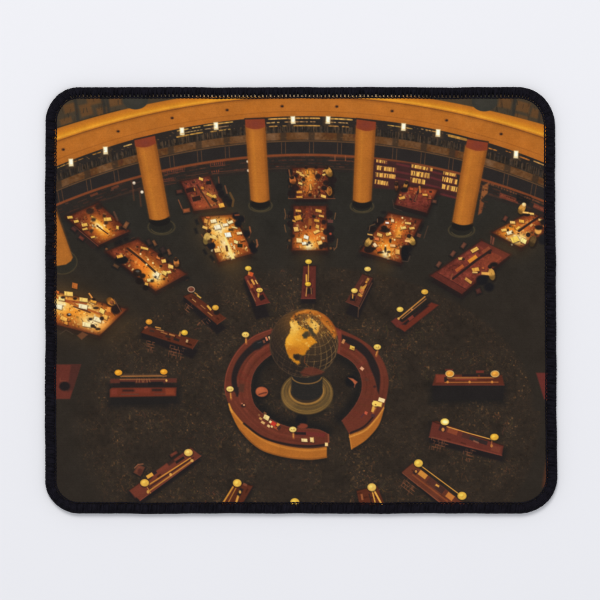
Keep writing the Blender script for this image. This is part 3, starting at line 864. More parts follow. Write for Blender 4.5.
rect(474.8, 249.6, 7, .6, -30, (180, 130, 60)); ell(463.4, 259.2, 1.6, 1.2, (50, 36, 30)); rect(479, 272.4, 2, 1.6, 0, (60, 36, 30)); ell(489.5, 252.6, 1.8, 1.4, (40, 28, 28))
sitter(491.8, 274.6, (226, 164, 74), 3.6, 6.6, -12, (-1.8, -8), (32, 25, 24)); rect(485.4, 273.6, 8, 3, 4, (228, 164, 78)); ell(482, 280, 6, 5, (27, 25, 27), soft=2.4); ell(494, 264.5, 4, 2.4, (30, 26, 26), soft=2); chair(478.5, 291, -20, (72, 40, 34), 5, 5); ell(489, 287, 5, 4.6, (27, 25, 27), soft=2.6)
for x, y in ((463.6, 245.4), (453, 253.6), (438.8, 264.2)):
    chair(x, y, -55, (100, 60, 44), 6, 3.6)
# far right bright
q10 = [(492, 232.4), (530, 212), (556, 224), (521, 247.5)]
table(q10, lit=[(510, 231, 8, 5, -20, WARM, 1.0), (517, 239, 8, 5, -20, HOT, .95), (526, 226, 10, 4, -35, (214, 106, 44), .6)], drop=5, clutter=26, bright=.6, seed=10, longv=False)
line([(519, 231), (530, 223), (543, 214.4)], 2.2, (50, 34, 30)); line([(517, 229), (528, 221)], 1.2, (206, 130, 54))
for q in ((504, 230, 6, 3, -10, (246, 192, 92)), (509.8, 232.6, 7, 4, -16, (255, 232, 180)), (515, 239.4, 8.6, 6.6, -20, (255, 212, 92)), (523.6, 240.8, 6.6, 5, 30, (255, 232, 140)), (512.6, 222.4, 6, 3, 4, (246, 196, 108)), (521.6, 221.2, 6, 3.4, 8, (240, 176, 70)), (540.6, 220, 5, 2.4, 10, (246, 196, 104)), (530.5, 213.6, 8, 2.4, 6, (240, 194, 100)), (518, 228, 5, 2.4, -40, (250, 190, 80)), (546, 222, 3, 3, 0, (180, 96, 48))):
    paper(*q)
ell(508, 230, .9, 1.5, (40, 30, 24)); ell(512.4, 232.4, 1, 1, (90, 60, 30)); ell(528.2, 234.8, 2.2, 2.2, (36, 28, 26)); ell(527, 214.8, 3, 1.6, (40, 28, 26)); rect(510, 226, 2, 1.4, 0, (50, 34, 28))
sitter(521.4, 209.6, (228, 160, 68), 3.8, 5.2, 10, (2.6, -5), (236, 190, 120)); rect(525.6, 212.6, 6, 1.8, 6, (246, 190, 100))
sitter(532.4, 241.6, (112, 84, 48), 3.4, 6, 10, (4, -8), (60, 40, 26)); ell(538.2, 230.6, 3.4, 3.6, (226, 160, 76), soft=1.4); ell(539, 227.6, 4, 2.4, (36, 28, 26), soft=1.6); ell(543, 222, 3, 3, (36, 28, 26), soft=2); ell(542.5, 240, 4, 4.6, (30, 28, 30), soft=2.4)
chair(505.4, 218.4, -60, (98, 54, 40), 5, 3.4); poly([(490.6, 235.4), (494.8, 238), (493.4, 245), (490.4, 243.6)], (116, 66, 48), soft=1.2); line([(492.4, 237), (491.6, 243.6)], .9, (52, 34, 30))

# far left, brightest
q11 = [(44, 289), (127, 309), (99.5, 335.4), (44, 321)]
table(q11, lit=[(70, 308, 22, 9, 12, WARM, 1.0), (93, 322, 12, 6, 14, HOT, 1.0), (60, 304, 8, 7, 10, HOT, .95), (84, 306, 12, 4, 14, HOT, .7), (105, 326, 8, 6, -40, (226, 130, 46), .8)],
      drop=5, clutter=40, bright=.85, seed=11, longv=False)
line([(56, 297), (70, 303), (99, 313.6)], 2.0, (176, 88, 34), a=.9); line([(74, 306.5), (90, 312.4)], 1.8, (96, 52, 30), a=.9); line([(62, 300), (86, 303.5)], 2.4, (150, 66, 32), a=.8)
for q in ((68.6, 293.8, 10, 5, 6, (250, 204, 104)), (61.6, 298.8, 7, 4, 10, (255, 226, 136)), (83.6, 299.8, 9.6, 4.6, 8, (250, 208, 110)), (93.4, 301.6, 7, 3, 16, (240, 166, 62)), (83, 306.6, 10, 5, 12, (255, 236, 186)), (58.6, 306.8, 8, 5, 14, (255, 238, 196)), (86.6, 324.6, 9.6, 5, 10, (255, 230, 168)), (97.6, 319.4, 9, 5, 20, (255, 234, 180)),
          (63.8, 318.6, 8, 4.6, 24, (246, 180, 80)), (102, 311, 6, 5, 30, (255, 214, 110)), (105, 317, 6, 5, 20, (246, 180, 80)), (57, 292, 5, 3, 20, (214, 110, 46)), (74.8, 285.8, 6.4, 6.4, 14, (190, 104, 44)), (90.6, 295.6, 1.8, 7, -26, (232, 150, 70)), (66, 323, 4, 3, 20, (230, 150, 60)), (89.5, 318.6, 5, 2.4, -6, (226, 176, 90))):
    paper(*q)
for x, y, rx, ry in ((101.8, 318.4, 2.2, 2), (92.8, 326, 2.2, 1.8), (69, 314.8, 2.4, 1.6), (63, 297.4, 2.2, 1.4), (90.4, 319, 1.8, 1.2), (98, 329, 2.6, 1.2), (75, 298.6, 2, 1.4), (94, 299.4, 1.6, 1.2), (96, 308, 3, 1.2), (95, 327.4, 1.4, 1)):
    ell(x, y, rx, ry, (38, 26, 22), a=.92, soft=1.2)
ell(69.4, 314.2, 1.2, .7, (206, 206, 206), a=.8, soft=1.1)
sitter(110, 301, (224, 138, 54), 3.8, 4.4, 0, (1.8, 1.4), (110, 62, 34)); rect(109, 309.6, 4, 5, 10, (230, 140, 56)); ell(116, 309.4, 5, 5, (40, 28, 25), soft=2); line([(114, 299), (119, 308), (121, 312)], .9, (120, 74, 50), a=.8)
poly([(77, 335.5), (82.4, 331.8), (88, 334.6), (81.6, 339.8)], (104, 64, 40), soft=1.2); line([(60, 334), (66, 330), (73, 334)], .9, (78, 62, 46), a=.7)
# tables cut by the edges
poly([(50, 364.4), (81, 364.4), (70, 399), (50, 399)], (98, 46, 36), soft=1.4); poly([(71, 364.6), (81, 364.4), (73, 390), (67, 392)], (70, 40, 34), a=.8, soft=1.6)
ell(64.6, 386.2, 5.4, 4.6, (34, 28, 28), soft=2); line([(60, 378), (60, 381), (66, 381)], .8, (134, 70, 50), a=.6)
poly([(536, 372.8), (556, 372.8), (556, 404), (544, 399)], (100, 44, 38), soft=1.6); poly([(547, 455), (556, 450), (556, 492), (542, 487)], (88, 50, 34), a=.8, soft=3)

# ------------------------------------------------------------------ long index desks with lamps
DW = (88, 43, 28)


def lamp(x, y, rx=3.6, ry=2.9, c=(236, 186, 74), post=None, open_=False):
    if post:
        line([(x, y), post], 1.3, (206, 150, 60), a=.9)
    rx, ry = rx * .9, ry * .9
    ell(x + .2, y + .6, rx + .7, ry + .7, (38, 29, 25), a=.6, soft=1.4)
    ell(x, y, rx, ry, [v * .70 for v in c], soft=.8)
    ell(x, y - .1, rx - .75, ry - .65, c, soft=.9)
    ell(x, y, rx - .3, ry - .3, [min(255, v * 1.05) for v in c], ring=.5, a=.75, soft=.7)
    ell(x + .5, y + .4, rx * .45, ry * .4, [v * .86 for v in c], a=.6, soft=1.4)
    ell(x - .7, y - .6, rx * .36, ry * .34, [min(255, v * 1.12 + 12) for v in c], a=.8, soft=1.3)
    if open_:
        ell(x - 1.1, y + .1, .6, .5, (130, 90, 44), a=.8, soft=.9)
        ell(x + 1.1, y + .1, .6, .5, (130, 90, 44), a=.8, soft=.9)


def desk(q, drop=9, base=DW, seed=0, items=12, shadow=True):
    r = np.random.default_rng(3000 + seed)
    cx, cy = sum(p[0] for p in q) / 4, sum(p[1] for p in q) / 4
    if shadow:
        poly([(p[0] + (p[0] - cx) * .06, p[1] + drop * .6 + (p[1] - cy) * .12) for p in q], (33, 29, 27), a=.9, soft=8)
    poly([q[0], q[1], (q[1][0], q[1][1] + drop * .5), (q[2][0], q[2][1] + drop), (q[3][0], q[3][1] + drop), (q[0][0], q[0][1] + drop * .5)], (33, 28, 28), soft=2)
    poly(q, base, soft=1.2)
    lo = math.dist(q[0], q[1]) > math.dist(q[0], q[3])
    for k in range(items):
        s, c = r.uniform(.08, .92), r.uniform(.15, .85)
        p = uv(q, s, c) if lo else uv(q, c, s)
        a0, a1 = (q[0], q[1]) if lo else (q[0], q[3])
        ang = math.degrees(math.atan2(a1[1] - a0[1], a1[0] - a0[0]))
        f = r.uniform(.35, 1.35)
        rect(p[0], p[1], r.uniform(2, 7), r.uniform(.6, 1.8), ang, [v * f for v in base], a=.7, soft=1.2)
    line([q[3], q[2]], .8, [min(255, v * 1.3) for v in base], a=.8)
    line([q[0], q[1]], .7, [v * .6 for v in base], a=.7)
    return q


def scribble(x, y, w, h, ang, n_, seed, c=(120, 72, 48)):
    """turned chair rails showing under a desk: short broken strokes on a slanted grid"""
    r = np.random.default_rng(5000 + seed)
    ca, sa = math.cos(math.radians(ang)), math.sin(math.radians(ang))
    for k in range(int(n_ * 1.5)):
        u, v = r.uniform(-w / 2, w / 2), r.choice([-h / 2, -h / 6, h / 6, h / 2])
        if k % 2:
            p0, p1 = (u, v), (u + r.uniform(1.6, 3.6), v)
        else:
            p0, p1 = (u, v), (u + .3, v + h / 3)
        line([(x + a * ca - b_ * sa, y + a * sa + b_ * ca) for a, b_ in (p0, p1)], .6, c, a=r.uniform(.3, .95))


desk([(183.5, 296.5), (191.5, 293), (226, 318), (217, 324.4)], 10, seed=1)
desk_items = [(199, 296.6, 5, 1.4, 35, (210, 160, 70)), (196, 293.6, 4, 1.2, 35, (176, 120, 56)), (209.2, 307.8, 6, 2, 50, (226, 170, 70)), (194, 300.6, 5, 1.0, 38, (176, 122, 70)), (203, 307, 6, 1.0, 40, (150, 96, 54)), (210, 314, 6, 1.2, 40, (164, 104, 56))]
for q in desk_items:
    rect(*q)
ell(216.5, 312.6, 3, 2.4, (38, 28, 26), soft=1.4)
scribble(188, 306.5, 7, 8, 38, 12, 1); scribble(203.6, 320.6, 6, 9, 50, 10, 2)
lamp(191.2, 289.5, 3.4, 2.7, (112, 60, 44)); ell(191.2, 289.4, 3.3, 2.6, (190, 150, 118), ring=.8); lamp(215.4, 307.6, c=(232, 170, 60))
desk([(141, 332.6), (146, 326), (198, 340.2), (192.4, 349)], 10, seed=2)
for q in ((158, 327.6, 6, 1.2, 12, (196, 130, 60)), (164, 333, 7, 1.2, 18, (150, 96, 54)), (172, 335, 6, 1.6, 18, (172, 110, 58)), (152, 331, 5, 2, 15, (64, 42, 34)), (176.5, 339.6, 6, 2.6, 18, (46, 34, 30)), (168, 336.6, 5, 2.4, 18, (50, 36, 30)), (146, 327.4, 3.6, 2, -30, (160, 86, 50)), (187, 341, 2, 3, 20, (190, 150, 100)), (160, 330, 8, .9, 14, (176, 124, 70)), (180, 334, 2, 5, 20, (180, 120, 60))):
    rect(*q)
scribble(149.5, 345.4, 10, 8, 14, 20, 3); scribble(175.6, 351, 15, 9, 14, 34, 4)
lamp(149, 321.8, c=(226, 150, 48)); lamp(184.5, 332.6, c=(240, 186, 60))
# left, horizontal
poly([(108, 384), (180, 384), (180, 406), (108, 408)], (32, 29, 28), a=.9, soft=7)
poly([(110.5, 378.8), (176.8, 378.2), (176.8, 382.6), (110, 383.2)], (88, 46, 36), soft=1.3)
poly([(109.8, 389.6), (112, 387.8), (176.6, 387.4), (176, 396), (109.8, 397.2)], (106, 46, 31), soft=1.5)
rect(143, 384.8, 60, 2.4, 0, (40, 30, 29), soft=1.6)
rect(127.5, 383.6, 15, 3.6, 1, (33, 29, 29), soft=1.4); rect(155.6, 383.6, 15, 3.6, -1, (33, 29, 29), soft=1.4); rect(129, 390.6, 13, 2, 0, (56, 34, 30), soft=1.6); rect(157, 390, 10, 2.4, 0, (52, 34, 30), soft=1.6)
rect(130, 394.2, 18, .9, 0, (92, 60, 48)); rect(160, 394, 12, .9, 0, (98, 56, 44)); rect(170, 391.6, 9, 6.4, 0, (138, 62, 38), a=.8, soft=2); rect(114, 392, 6, 6, 0, (122, 54, 40), a=.8, soft=2); rect(142, 390.6, 16, 4.6, 0, (124, 54, 38), a=.7, soft=2)
line([(120.5, 376.2), (166, 375.8)], 1.5, (148, 96, 52)); line([(120, 379.4), (166.4, 379.2)], .9, (140, 90, 52)); line([(120.5, 374.4), (166, 374.2)], .6, (96, 66, 46))
for x in np.linspace(137, 149, 6):
    line([(x, 379), (x + rng.uniform(-1, 1), 382)], .8, (150, 96, 58), a=.8)
ell(166.4, 380.6, 1.0, 1.2, (226, 170, 90)); lamp(118.4, 372.6, 4.2, 3.2, (240, 160, 42)); lamp(163.8, 371.8, 4.0, 3.0, (240, 160, 44))
# lower left
chair(139.2, 470, -62, (110, 60, 42), 10, 8); line([(134.6, 468), (138, 464.4), (143, 464)], .9, (150, 92, 62)); ell(140, 471.6, 2.6, 3.4, (78, 42, 34), soft=2); chair(173.8, 454, -32, (106, 52, 38), 8, 3)
desk([(129, 490.6), (190.6, 447.6), (201, 455.8), (140, 500.6)], 5, base=(106, 52, 38), seed=4, items=8)
rect(158, 472, 40, 3, -36, (48, 34, 30), soft=1.6, a=.8); rect(180, 460, 10, 2.6, -34, (40, 31, 29)); rect(160, 470.6, 20, 4.2, -36, (116, 56, 40), soft=1.4); rect(149.8, 475.6, 7, 3.6, -32, (222, 160, 62)); rect(154.6, 472.4, 4, 4, -32, (50, 34, 34)); rect(137.5, 492, 11, 7, -36, (112, 54, 40), soft=2, a=.8)
line([(149, 484.6), (190.4, 458)], 1.2, (206, 138, 54)); line([(147.6, 492), (192.2, 460.6)], 1.4, (186, 122, 52)); line([(148, 488), (190, 459.6)], 1.0, (52, 36, 30))
ell(192, 460.6, 1.6, 1.4, (210, 160, 80)); ell(148, 491.8, 1.3, 1.8, (206, 150, 70)); ell(170.6, 474.6, 1.4, 1.6, (210, 150, 70)); line([(146, 485), (150.5, 493)], .9, (186, 120, 54)); lamp(144.6, 482.8, 4.8, 4.0, (236, 180, 72)); lamp(188.4, 452.6, 4.7, 3.9, (240, 192, 92))
# bottom row
desk([(235, 482), (253, 486), (240, 508), (220, 506)], 4, seed=5, items=8)
line([(233, 487), (223, 503)], 1.6, (206, 140, 52)); line([(236, 488), (228, 503)], 1.0, (176, 116, 48)); line([(240, 490), (236, 503)], 2.2, (214, 150, 62)); rect(240, 492, 4, 8, 25, (42, 31, 29), soft=1.4); ell(240, 492, 1.2, 1.6, (210, 156, 70)); rect(245, 484.6, 4, 2.4, 25, (120, 66, 46)); lamp(237.2, 483, 4.7, 4.2, (240, 188, 74))
line([(291.6, 503), (291, 509)], 1.6, (212, 150, 60)); line([(296, 504), (298, 509)], 1.2, (200, 140, 56)); lamp(294.8, 502, 5.0, 4.2, (240, 190, 72))
desk([(356.6, 491), (377, 485.6), (386, 508), (360, 508)], 3, seed=7, items=8)
line([(372, 490), (376, 506)], 1.4, (212, 152, 60)); line([(374.4, 491), (382, 505)], 1.8, (226, 166, 70)); line([(369, 494), (372, 505)], 1.0, (50, 34, 30)); rect(362, 497, 2, 6, -10, (150, 86, 50)); lamp(371.8, 487.2, 4.8, 4.3, (240, 194, 92))
desk([(412.6, 463), (402, 472), (446, 508), (470, 508)], 4, base=(100, 52, 36), seed=8, items=8)
line([(402.5, 473), (447, 508)], 1.0, (140, 74, 48), a=.8)
rect(422.8, 474.6, 9, 5.2, 37, (208, 138, 56)); rect(450, 496.4, 8, 5.6, 37, (196, 118, 52)); rect(432.4, 483, 11, 6.6, 37, (82, 46, 36)); rect(440, 489, 9, 6, 37, (66, 42, 36)); rect(437.4, 485.6, 4, 2, 30, (214, 150, 66)); rect(415.6, 472, 4, 5, 37, (54, 36, 34)); ell(416, 471.4, 1.2, 1.4, (196, 130, 62))
line([(418, 463.6), (461.6, 496)], 1.0, (216, 150, 62)); line([(413, 475), (447, 501)], 1.6, (140, 72, 40), a=.8); scribble(408.8, 485, 14, 10, 38, 30, 8); lamp(418.5, 463.2, 4.8, 4.2, (240, 190, 76)); lamp(462, 495.8, 5, 4.4, (240, 188, 72))
# right, horizontal
poly([(430, 384), (507, 384), (505, 404), (430, 404)], (30, 28, 27), a=.85, soft=8)
poly([(432.6, 384.8), (504, 384.8), (503, 399.4), (433, 399.8)], (34, 30, 29), soft=1.8)
poly([(435.6, 374.4), (502, 375), (504.4, 385.2), (432.4, 385.2)], (88, 42, 29), soft=1.3)
rect(441, 378.6, 10, 8, 0, (122, 54, 38), soft=2); rect(466, 378.6, 22, 3.4, 0, (124, 54, 38), soft=1.4); rect(480, 371.8, 8, 2.6, 0, (104, 46, 36)); rect(449, 370, 8, 2, 0, (96, 46, 36)); rect(446, 379.6, 3.6, 5, 0, (44, 32, 30)); rect(487, 375.6, 14, 2.6, 0, (44, 31, 30)); rect(470, 375.4, 16, 2.4, 0, (42, 31, 30))
line([(447.6, 377.8), (493.6, 377.6)], 1.5, (156, 96, 50)); line([(445, 382.4), (498, 382.2)], 1.0, (176, 104, 50), a=.9); line([(433, 385), (504, 385)], .9, (96, 46, 36))
for x in (447.6, 469.6, 492):
    ell(x, 382, 1.2, 1.3, (206, 130, 56))
lamp(449.8, 373.8, 4.2, 3.2, (232, 152, 54)); ell(449.8, 373.7, 4, 3, (240, 200, 120), ring=.9, a=.8); lamp(495, 374, 4.1, 3.2, (232, 156, 58)); ell(495, 373.9, 4, 3, (240, 200, 120), ring=.9, a=.8)
# lower right
desk([(432.6, 421.4), (437, 421), (503.4, 445.6), (501.6, 455.6)][:2] + [(503.4, 446), (502, 455.6)], 4, seed=99, items=0, shadow=True)
desk([(432.4, 421.6), (503.4, 445.8), (501.8, 455.6), (429, 437)], 6, base=(98, 46, 36), seed=10, items=8)
rect(452.6, 431.4, 10, 5, 18, (134, 66, 42)); rect(474, 439, 10, 4, 18, (52, 44, 42)); rect(466, 436, 8, 5, 18, (74, 42, 36)); rect(483, 442, 9, 4, 18, (50, 38, 36)); rect(476, 441.8, 6, 1.6, 24, (130, 80, 60)); rect(496, 449, 9, 6, 16, (116, 58, 42), soft=2); rect(442.6, 428.6, 7, 5.6, 18, (60, 38, 36)); ell(443, 429.6, 1.5, 1.9, (196, 126, 62)); ell(491.6, 445.8, 1.2, 1.6, (190, 120, 56)); line([(492, 440), (491.4, 446)], .8, (176, 110, 56))
line([(447, 426.6), (468, 433), (492, 439.6)], 1.0, (226, 156, 70)); line([(436, 438), (501, 455)], .9, (130, 64, 46), a=.7); scribble(438, 443.4, 16, 9, 16, 34, 10); scribble(467.4, 453.6, 9, 9, 16, 18, 11); lamp(444.8, 421.8, 4.7, 3.7, (248, 206, 96)); ell(445.4, 422, 2.6, 1.6, (255, 240, 176), soft=1.8); lamp(494.4, 437, 4.6, 3.6, (240, 180, 60))
# upper ring of desks
desk([(244, 277), (252, 272), (269.8, 302.4), (256.4, 305.6)], 14, base=(98, 44, 35), seed=11, items=14)
for q in ((250.6, 274, 5, 4, 20, (200, 84, 40)), (253, 282, 2, 6, -30, (214, 150, 66)), (256.4, 282, 1.2, 4.6, -30, (222, 176, 90)), (251.4, 286, 3, 4, -20, (170, 82, 40)), (258.4, 294, 1.6, 6, 0, (226, 160, 60)), (261.8, 297.6, 5, 5, -30, (40, 29, 28)), (253, 296, .9, 12, -26, (140, 88, 56)), (249, 283, 1.4, 6, -30, (160, 90, 50))):
    rect(*q)
lamp(248.2, 268.3, 3.5, 2.5, (238, 188, 70), post=(249, 274)); lamp(259.5, 290, 3.6, 2.4, (238, 190, 84), post=(258.4, 297), open_=True)
desk([(303.4, 266), (316, 266), (315.6, 298.6), (301, 298.6)], 5, base=(92, 42, 34), seed=12, items=12)
line([(308.5, 262), (308.4, 281)], 1.0, (196, 140, 62)); line([(306.4, 275), (306.6, 285)], 1.6, (226, 166, 66)); rect(309.4, 291, 6, 6, 0, (40, 30, 29), soft=1.4); line([(307, 286), (306, 296)], 1.0, (196, 140, 70)); line([(311, 288), (311.4, 294)], .8, (150, 100, 60))
lamp(308.5, 261.6, 3.6, 2.5, (236, 190, 66)); lamp(308, 284, 3.3, 2.4, (240, 184, 54))
desk([(362.4, 274), (373, 278), (358.6, 307), (345.8, 301.6)], 12, base=(84, 44, 34), seed=13, items=18)
for k in range(14):
    u = rng.uniform(0, 1)
    rect(368 - 9 * u + rng.normal(0, 1.2), 278 + 19 * u, rng.uniform(1.4, 3), rng.uniform(2, 4), 28, (rng.uniform(150, 224), rng.uniform(90, 160), 58), a=.9)
line([(372, 283), (359, 309)], .9, (120, 72, 50), a=.7); line([(358.6, 307), (358, 317)], .9, (110, 74, 50), a=.6); rect(352.8, 298.4, 5, 5, 10, (38, 29, 28)); line([(353, 292), (352.6, 298)], 1.2, (206, 146, 66)); lamp(367.6, 269, 3.6, 2.5, (240, 196, 96)); lamp(354.4, 290.6, 3.6, 2.6, (240, 196, 92))
poly([(390, 321), (398, 317), (428, 299), (438, 305), (404, 336)], (33, 29, 28), a=.8, soft=6)
poly([(396.6, 326.4), (431.4, 302.4), (438.8, 305), (404.8, 331.8)], (104, 44, 31), soft=1.4); poly([(391, 321.4), (396, 317.6), (404, 324), (397, 327.6)], (98, 44, 36), soft=1.4)
poly([(402, 324.4), (426, 304.8), (429, 306), (408, 322.6), (406, 325)], (38, 30, 29), soft=1.6); rect(419, 311.4, 5, 3, -36, (44, 31, 30)); rect(411, 318, 6, 3, -36, (120, 52, 40))
line([(398.6, 318.6), (425, 296.6)], 1.3, (196, 130, 58)); line([(402, 318.6), (426, 299)], 1.0, (150, 96, 54)); ell(398.6, 318.6, 1.2, 1.2, (216, 160, 80)); ell(412, 309.6, 1, 1, (186, 120, 60)); lamp(424.7, 291.8, 3.8, 2.8, (238, 178, 66)); lamp(400, 309.4, 3.7, 2.8, (240, 196, 86)); rect(410, 340, 5, 2, 20, (108, 48, 40), a=.0)

# ------------------------------------------------------------------ the round counter
RW = (102, 49, 35)
outer_l = [(280, 327.4), (270.5, 329), (252.5, 336.5), (237.5, 350), (227.6, 368), (224.4, 384), (226, 396), (229.6, 405), (243.3, 422.6), (261.7, 437.2), (283.7, 445), (307.5, 447.6), (328.6, 446)]
inner_l = [(328.6, 434.4), (316.7, 429.4), (295.6, 428.4), (280, 424), (265.3, 415.7), (255, 405.7), (251.2, 394), (250.8, 384), (253.6, 373), (260, 363.5), (271, 354.6), (282, 350)]
outer_r = [(334, 326.4), (339.5, 329), (357.5, 337.4), (372.5, 347.8), (383, 361), (388.2, 376), (388.2, 388), (384.6, 404), (375.5, 418), (365, 427.6), (349.4, 434.4)]
inner_r = [(341.8, 421), (350, 412.4), (358, 400.5), (362, 388), (360.5, 374.5), (353, 362.5), (340, 354), (333, 352)]
# shade inside and around the counter
ell(306, 390, 60, 46, (30, 27, 25), a=.22, soft=24)
for c_in in (inner_l, inner_r):
    p = spline(c_in, 6)
    line([(x + (306 - x) * .07, y + (388 - y) * .07) for x, y in p], 8, (27, 26, 26), a=.85, soft=9)
# curved outer wall
wall_l = spline([(228.6, 404), (243.3, 422.4), (261.7, 437), (283.7, 445.2), (307.5, 448.4), (326.8, 446.6)], 8) + spline([(326.8, 457.8), (307.5, 459.8), (280, 456.2), (258, 448), (239.7, 430), (229.6, 410)], 8)
poly([(x, y + 3) for x, y in wall_l], (32, 28, 26), a=.8, soft=6)
poly(wall_l, (176, 103, 38), soft=1.1)
line(spline([(231, 410), (243.6, 424.6), (261.7, 439.4), (283.7, 447.6), (307.5, 450.6), (326, 449)], 8), 1.4, (206, 128, 50), a=.8, soft=1.5)
line(spline([(239.7, 429.6), (258, 447.4), (280, 455.6), (307.5, 459), (326.6, 457)], 8), 1.2, (130, 74, 32), a=.8, soft=1.4)
wall_r = spline([(349.3, 434.8), (365, 428.2), (375.5, 417.6), (384.6, 404)], 8) + spline([(383.8, 410), (378.5, 425.5), (366, 440), (351.6, 449.4)], 8)
poly([(x + 1, y + 3) for x, y in wall_r], (32, 28, 26), a=.8, soft=6)
poly(wall_r, (170, 99, 37), soft=1.1)
line(spline([(349.6, 437), (365, 430.6), (376, 419), (383.6, 408)], 8), 1.4, (214, 142, 60), a=.9, soft=1.3)
line([(349.4, 434.6), (351.6, 449)], 1.2, (202, 124, 48), a=.8)
# wood
poly(spline(outer_l, 6) + spline(inner_l, 6), RW, soft=1.2)
poly(spline(outer_r, 6) + spline(inner_r, 6), RW, soft=1.2)
for c_out, c_in, kk in ((outer_l, inner_l[::-1], 26), (outer_r, inner_r[::-1], 20)):
    po, pi_ = np.array(spline(c_out, 10)), np.array(spline(c_in, 10))
    io, ii = np.linspace(0, len(po) - 1, 60).astype(int), np.linspace(0, len(pi_) - 1, 60).astype(int)
    po, pi_ = po[io], pi_[ii]
    for k in range(kk):
        s = rng.uniform(.08, .92)
        m_ = po * (1 - s) + pi_ * s
        a0 = rng.integers(0, 44)
        f = rng.uniform(.72, 1.28)
        line([tuple(v) for v in m_[a0:a0 + 15]], rng.uniform(.6, 2.0), [c * f for c in RW], a=.5, soft=1.4)
    for k in range(26):                      # radial wood joints
        i = rng.integers(2, 58)
        line([tuple(po[i] * .7 + pi_[i] * .3), tuple(pi_[i])], 1.4, [c * rng.uniform(.85, 1.15) for c in RW], a=.35, soft=1.6)
    line([tuple(v) for v in pi_], .8, (136, 66, 50), a=.6)
# sunken dark groove between the ledge and the desk
poly(spline([(272, 333.4), (252.5, 344), (239, 357.5), (232.4, 372), (232, 386), (237.5, 396.6)], 8) + spline([(239, 392), (236.8, 378), (243.5, 362), (255.5, 350), (272, 342)], 8), (40, 32, 31), soft=1.6)
poly(spline([(341.8, 334.4), (359, 341.5), (371, 353), (378.6, 368), (380.2, 380), (379, 394)], 8) + spline([(377.4, 391), (375, 380), (370.6, 369), (365, 357), (354, 347.6), (342, 340)], 8), (40, 32, 31), soft=1.6)
line(spline([(244, 423.6), (261.7, 436.6), (283.7, 443.6), (307.5, 446.2), (326, 444.6)], 8), 2.0, (38, 29, 28), soft=1.4)
line(spline([(350.6, 432.8), (364, 426.6), (374, 416)], 8), 1.6, (38, 29, 28), soft=1.3)
line(spline([(226, 396), (225, 384), (228.4, 368), (238.4, 350.6), (253, 337.2), (271, 329.8)], 8), .8, (134, 64, 48), a=.8)
line([(229, 404), (232, 412)], 1.6, (222, 150, 62), soft=1.2)
line([(328.4, 434.6), (328.6, 442)], 1.6, (136, 70, 46)); rect(326.4, 444.4, 3, 3.4, 0, (250, 214, 140)); rect(310, 434, 30, 4, 4, (112, 44, 40), a=.8, soft=2); rect(300, 433.4, 12, 2.6, 2, (42, 30, 30))
poly([(336, 330), (341.4, 331), (340, 353), (337, 352)], (124, 56, 42), soft=1.4)
# things on the counter
ell(257.4, 345.2, 6, 4.4, (34, 34, 34), a=.9, soft=2.4, ang=-25); rect(259.6, 342.4, 4, .8, -20, (84, 88, 84), a=.5); rect(266.6, 338.8, 2, 4, -20, (206, 120, 84)); rect(269.4, 338, 1.6, 3.4, -20, (230, 180, 120)); rect(264, 341.6, 2, 3, -20, (120, 70, 50))
rect(241.6, 388, 5, 8, 6, (82, 48, 36), soft=1.8); ell(243.2, 405.6, 2.4, 2, (56, 36, 32), soft=1.3); ell(244, 405, .9, .9, (226, 160, 110)); ell(242, 403.6, .7, .7, (190, 110, 80)); rect(237.4, 392, 2, 9, 4, (42, 32, 31), soft=1.8)
paper(266.4, 417.4, 6.6, 5.4, 30, (246, 216, 140))
for x, y, w_, h_, c in ((260.6, 418.6, 3, 2, (200, 150, 80)), (263, 422.6, 4, 2.4, (222, 170, 104)), (273.4, 423.8, 5, 4, (196, 56, 40)), (278, 424.8, 3, 3, (214, 150, 62)), (270.4, 421.8, 2.4, 2.4, (250, 214, 150)), (276, 428, 5, 2.2, (160, 76, 44)), (268.6, 426, 3, 2.4, (226, 186, 120)), (279, 428, 3, 4, (66, 42, 38)), (271.8, 426.6, 2, 2, (240, 200, 130)), (265, 413.2, 3, 2, (120, 76, 46)), (259, 415, 2, 2, (140, 90, 56))):
    rect(x, y, w_, h_, 32, c)
paper(304.4, 440.2, 7, 3.8, 3, (248, 214, 146)); paper(312, 439.8, 4.4, 5.4, 5, (250, 216, 140)); line([(313.2, 437.4), (313, 442.4)], .7, (214, 160, 90))
paper(352.2, 347.8, 5.6, 4.4, 20, (238, 190, 82)); rect(353, 348.6, 2, 1.6, 20, (170, 116, 44)); rect(362, 368.6, 3.6, 3, 40, (222, 160, 120)); rect(343.4, 341.4, 2.6, 4.4, 25, (196, 130, 76)); rect(366.6, 379.6, 4, 3, 10, (88, 50, 38), a=.8); ell(374.6, 386.6, 1.4, 1.2, (66, 38, 34)); rect(366, 413, 3, 3, 20, (190, 86, 60)); rect(362.6, 415.4, 5, 1.2, -50, (84, 46, 50)); rect(373, 415.6, 4, 3, 20, (74, 44, 46))
rect(381.6, 400, 6.4, 3.8, 18, (252, 222, 160)); 
# chairs and a clerk inside the ring
ell(262, 392.4, 7.4, 6.6, (30, 27, 28), soft=2.4); ell(261.8, 391.8, 6.2, 5.0, (172, 86, 52), soft=1.3); ell(260.6, 390.4, 4, 3, (186, 98, 60), a=.8, soft=2); line([(259, 394.4), (263.6, 393), (266.4, 392.6)], 1.3, (96, 48, 36))
ell(301.4, 420, 6, 6.4, (27, 26, 28), soft=2.2); ell(302.4, 426, 5.4, 2.6, (126, 58, 40), soft=1.3); poly([(296, 427), (300, 424.6), (297.4, 421)], (30, 28, 28), soft=1.6)
ell(351, 381, 6, 6, (26, 25, 26), soft=3); poly([(348, 377.6), (353, 378.6), (357.6, 382), (355, 385), (352.6, 381.4)], (168, 88, 56), soft=1.2); rect(354.6, 386, 1, 3, 10, (120, 66, 48))
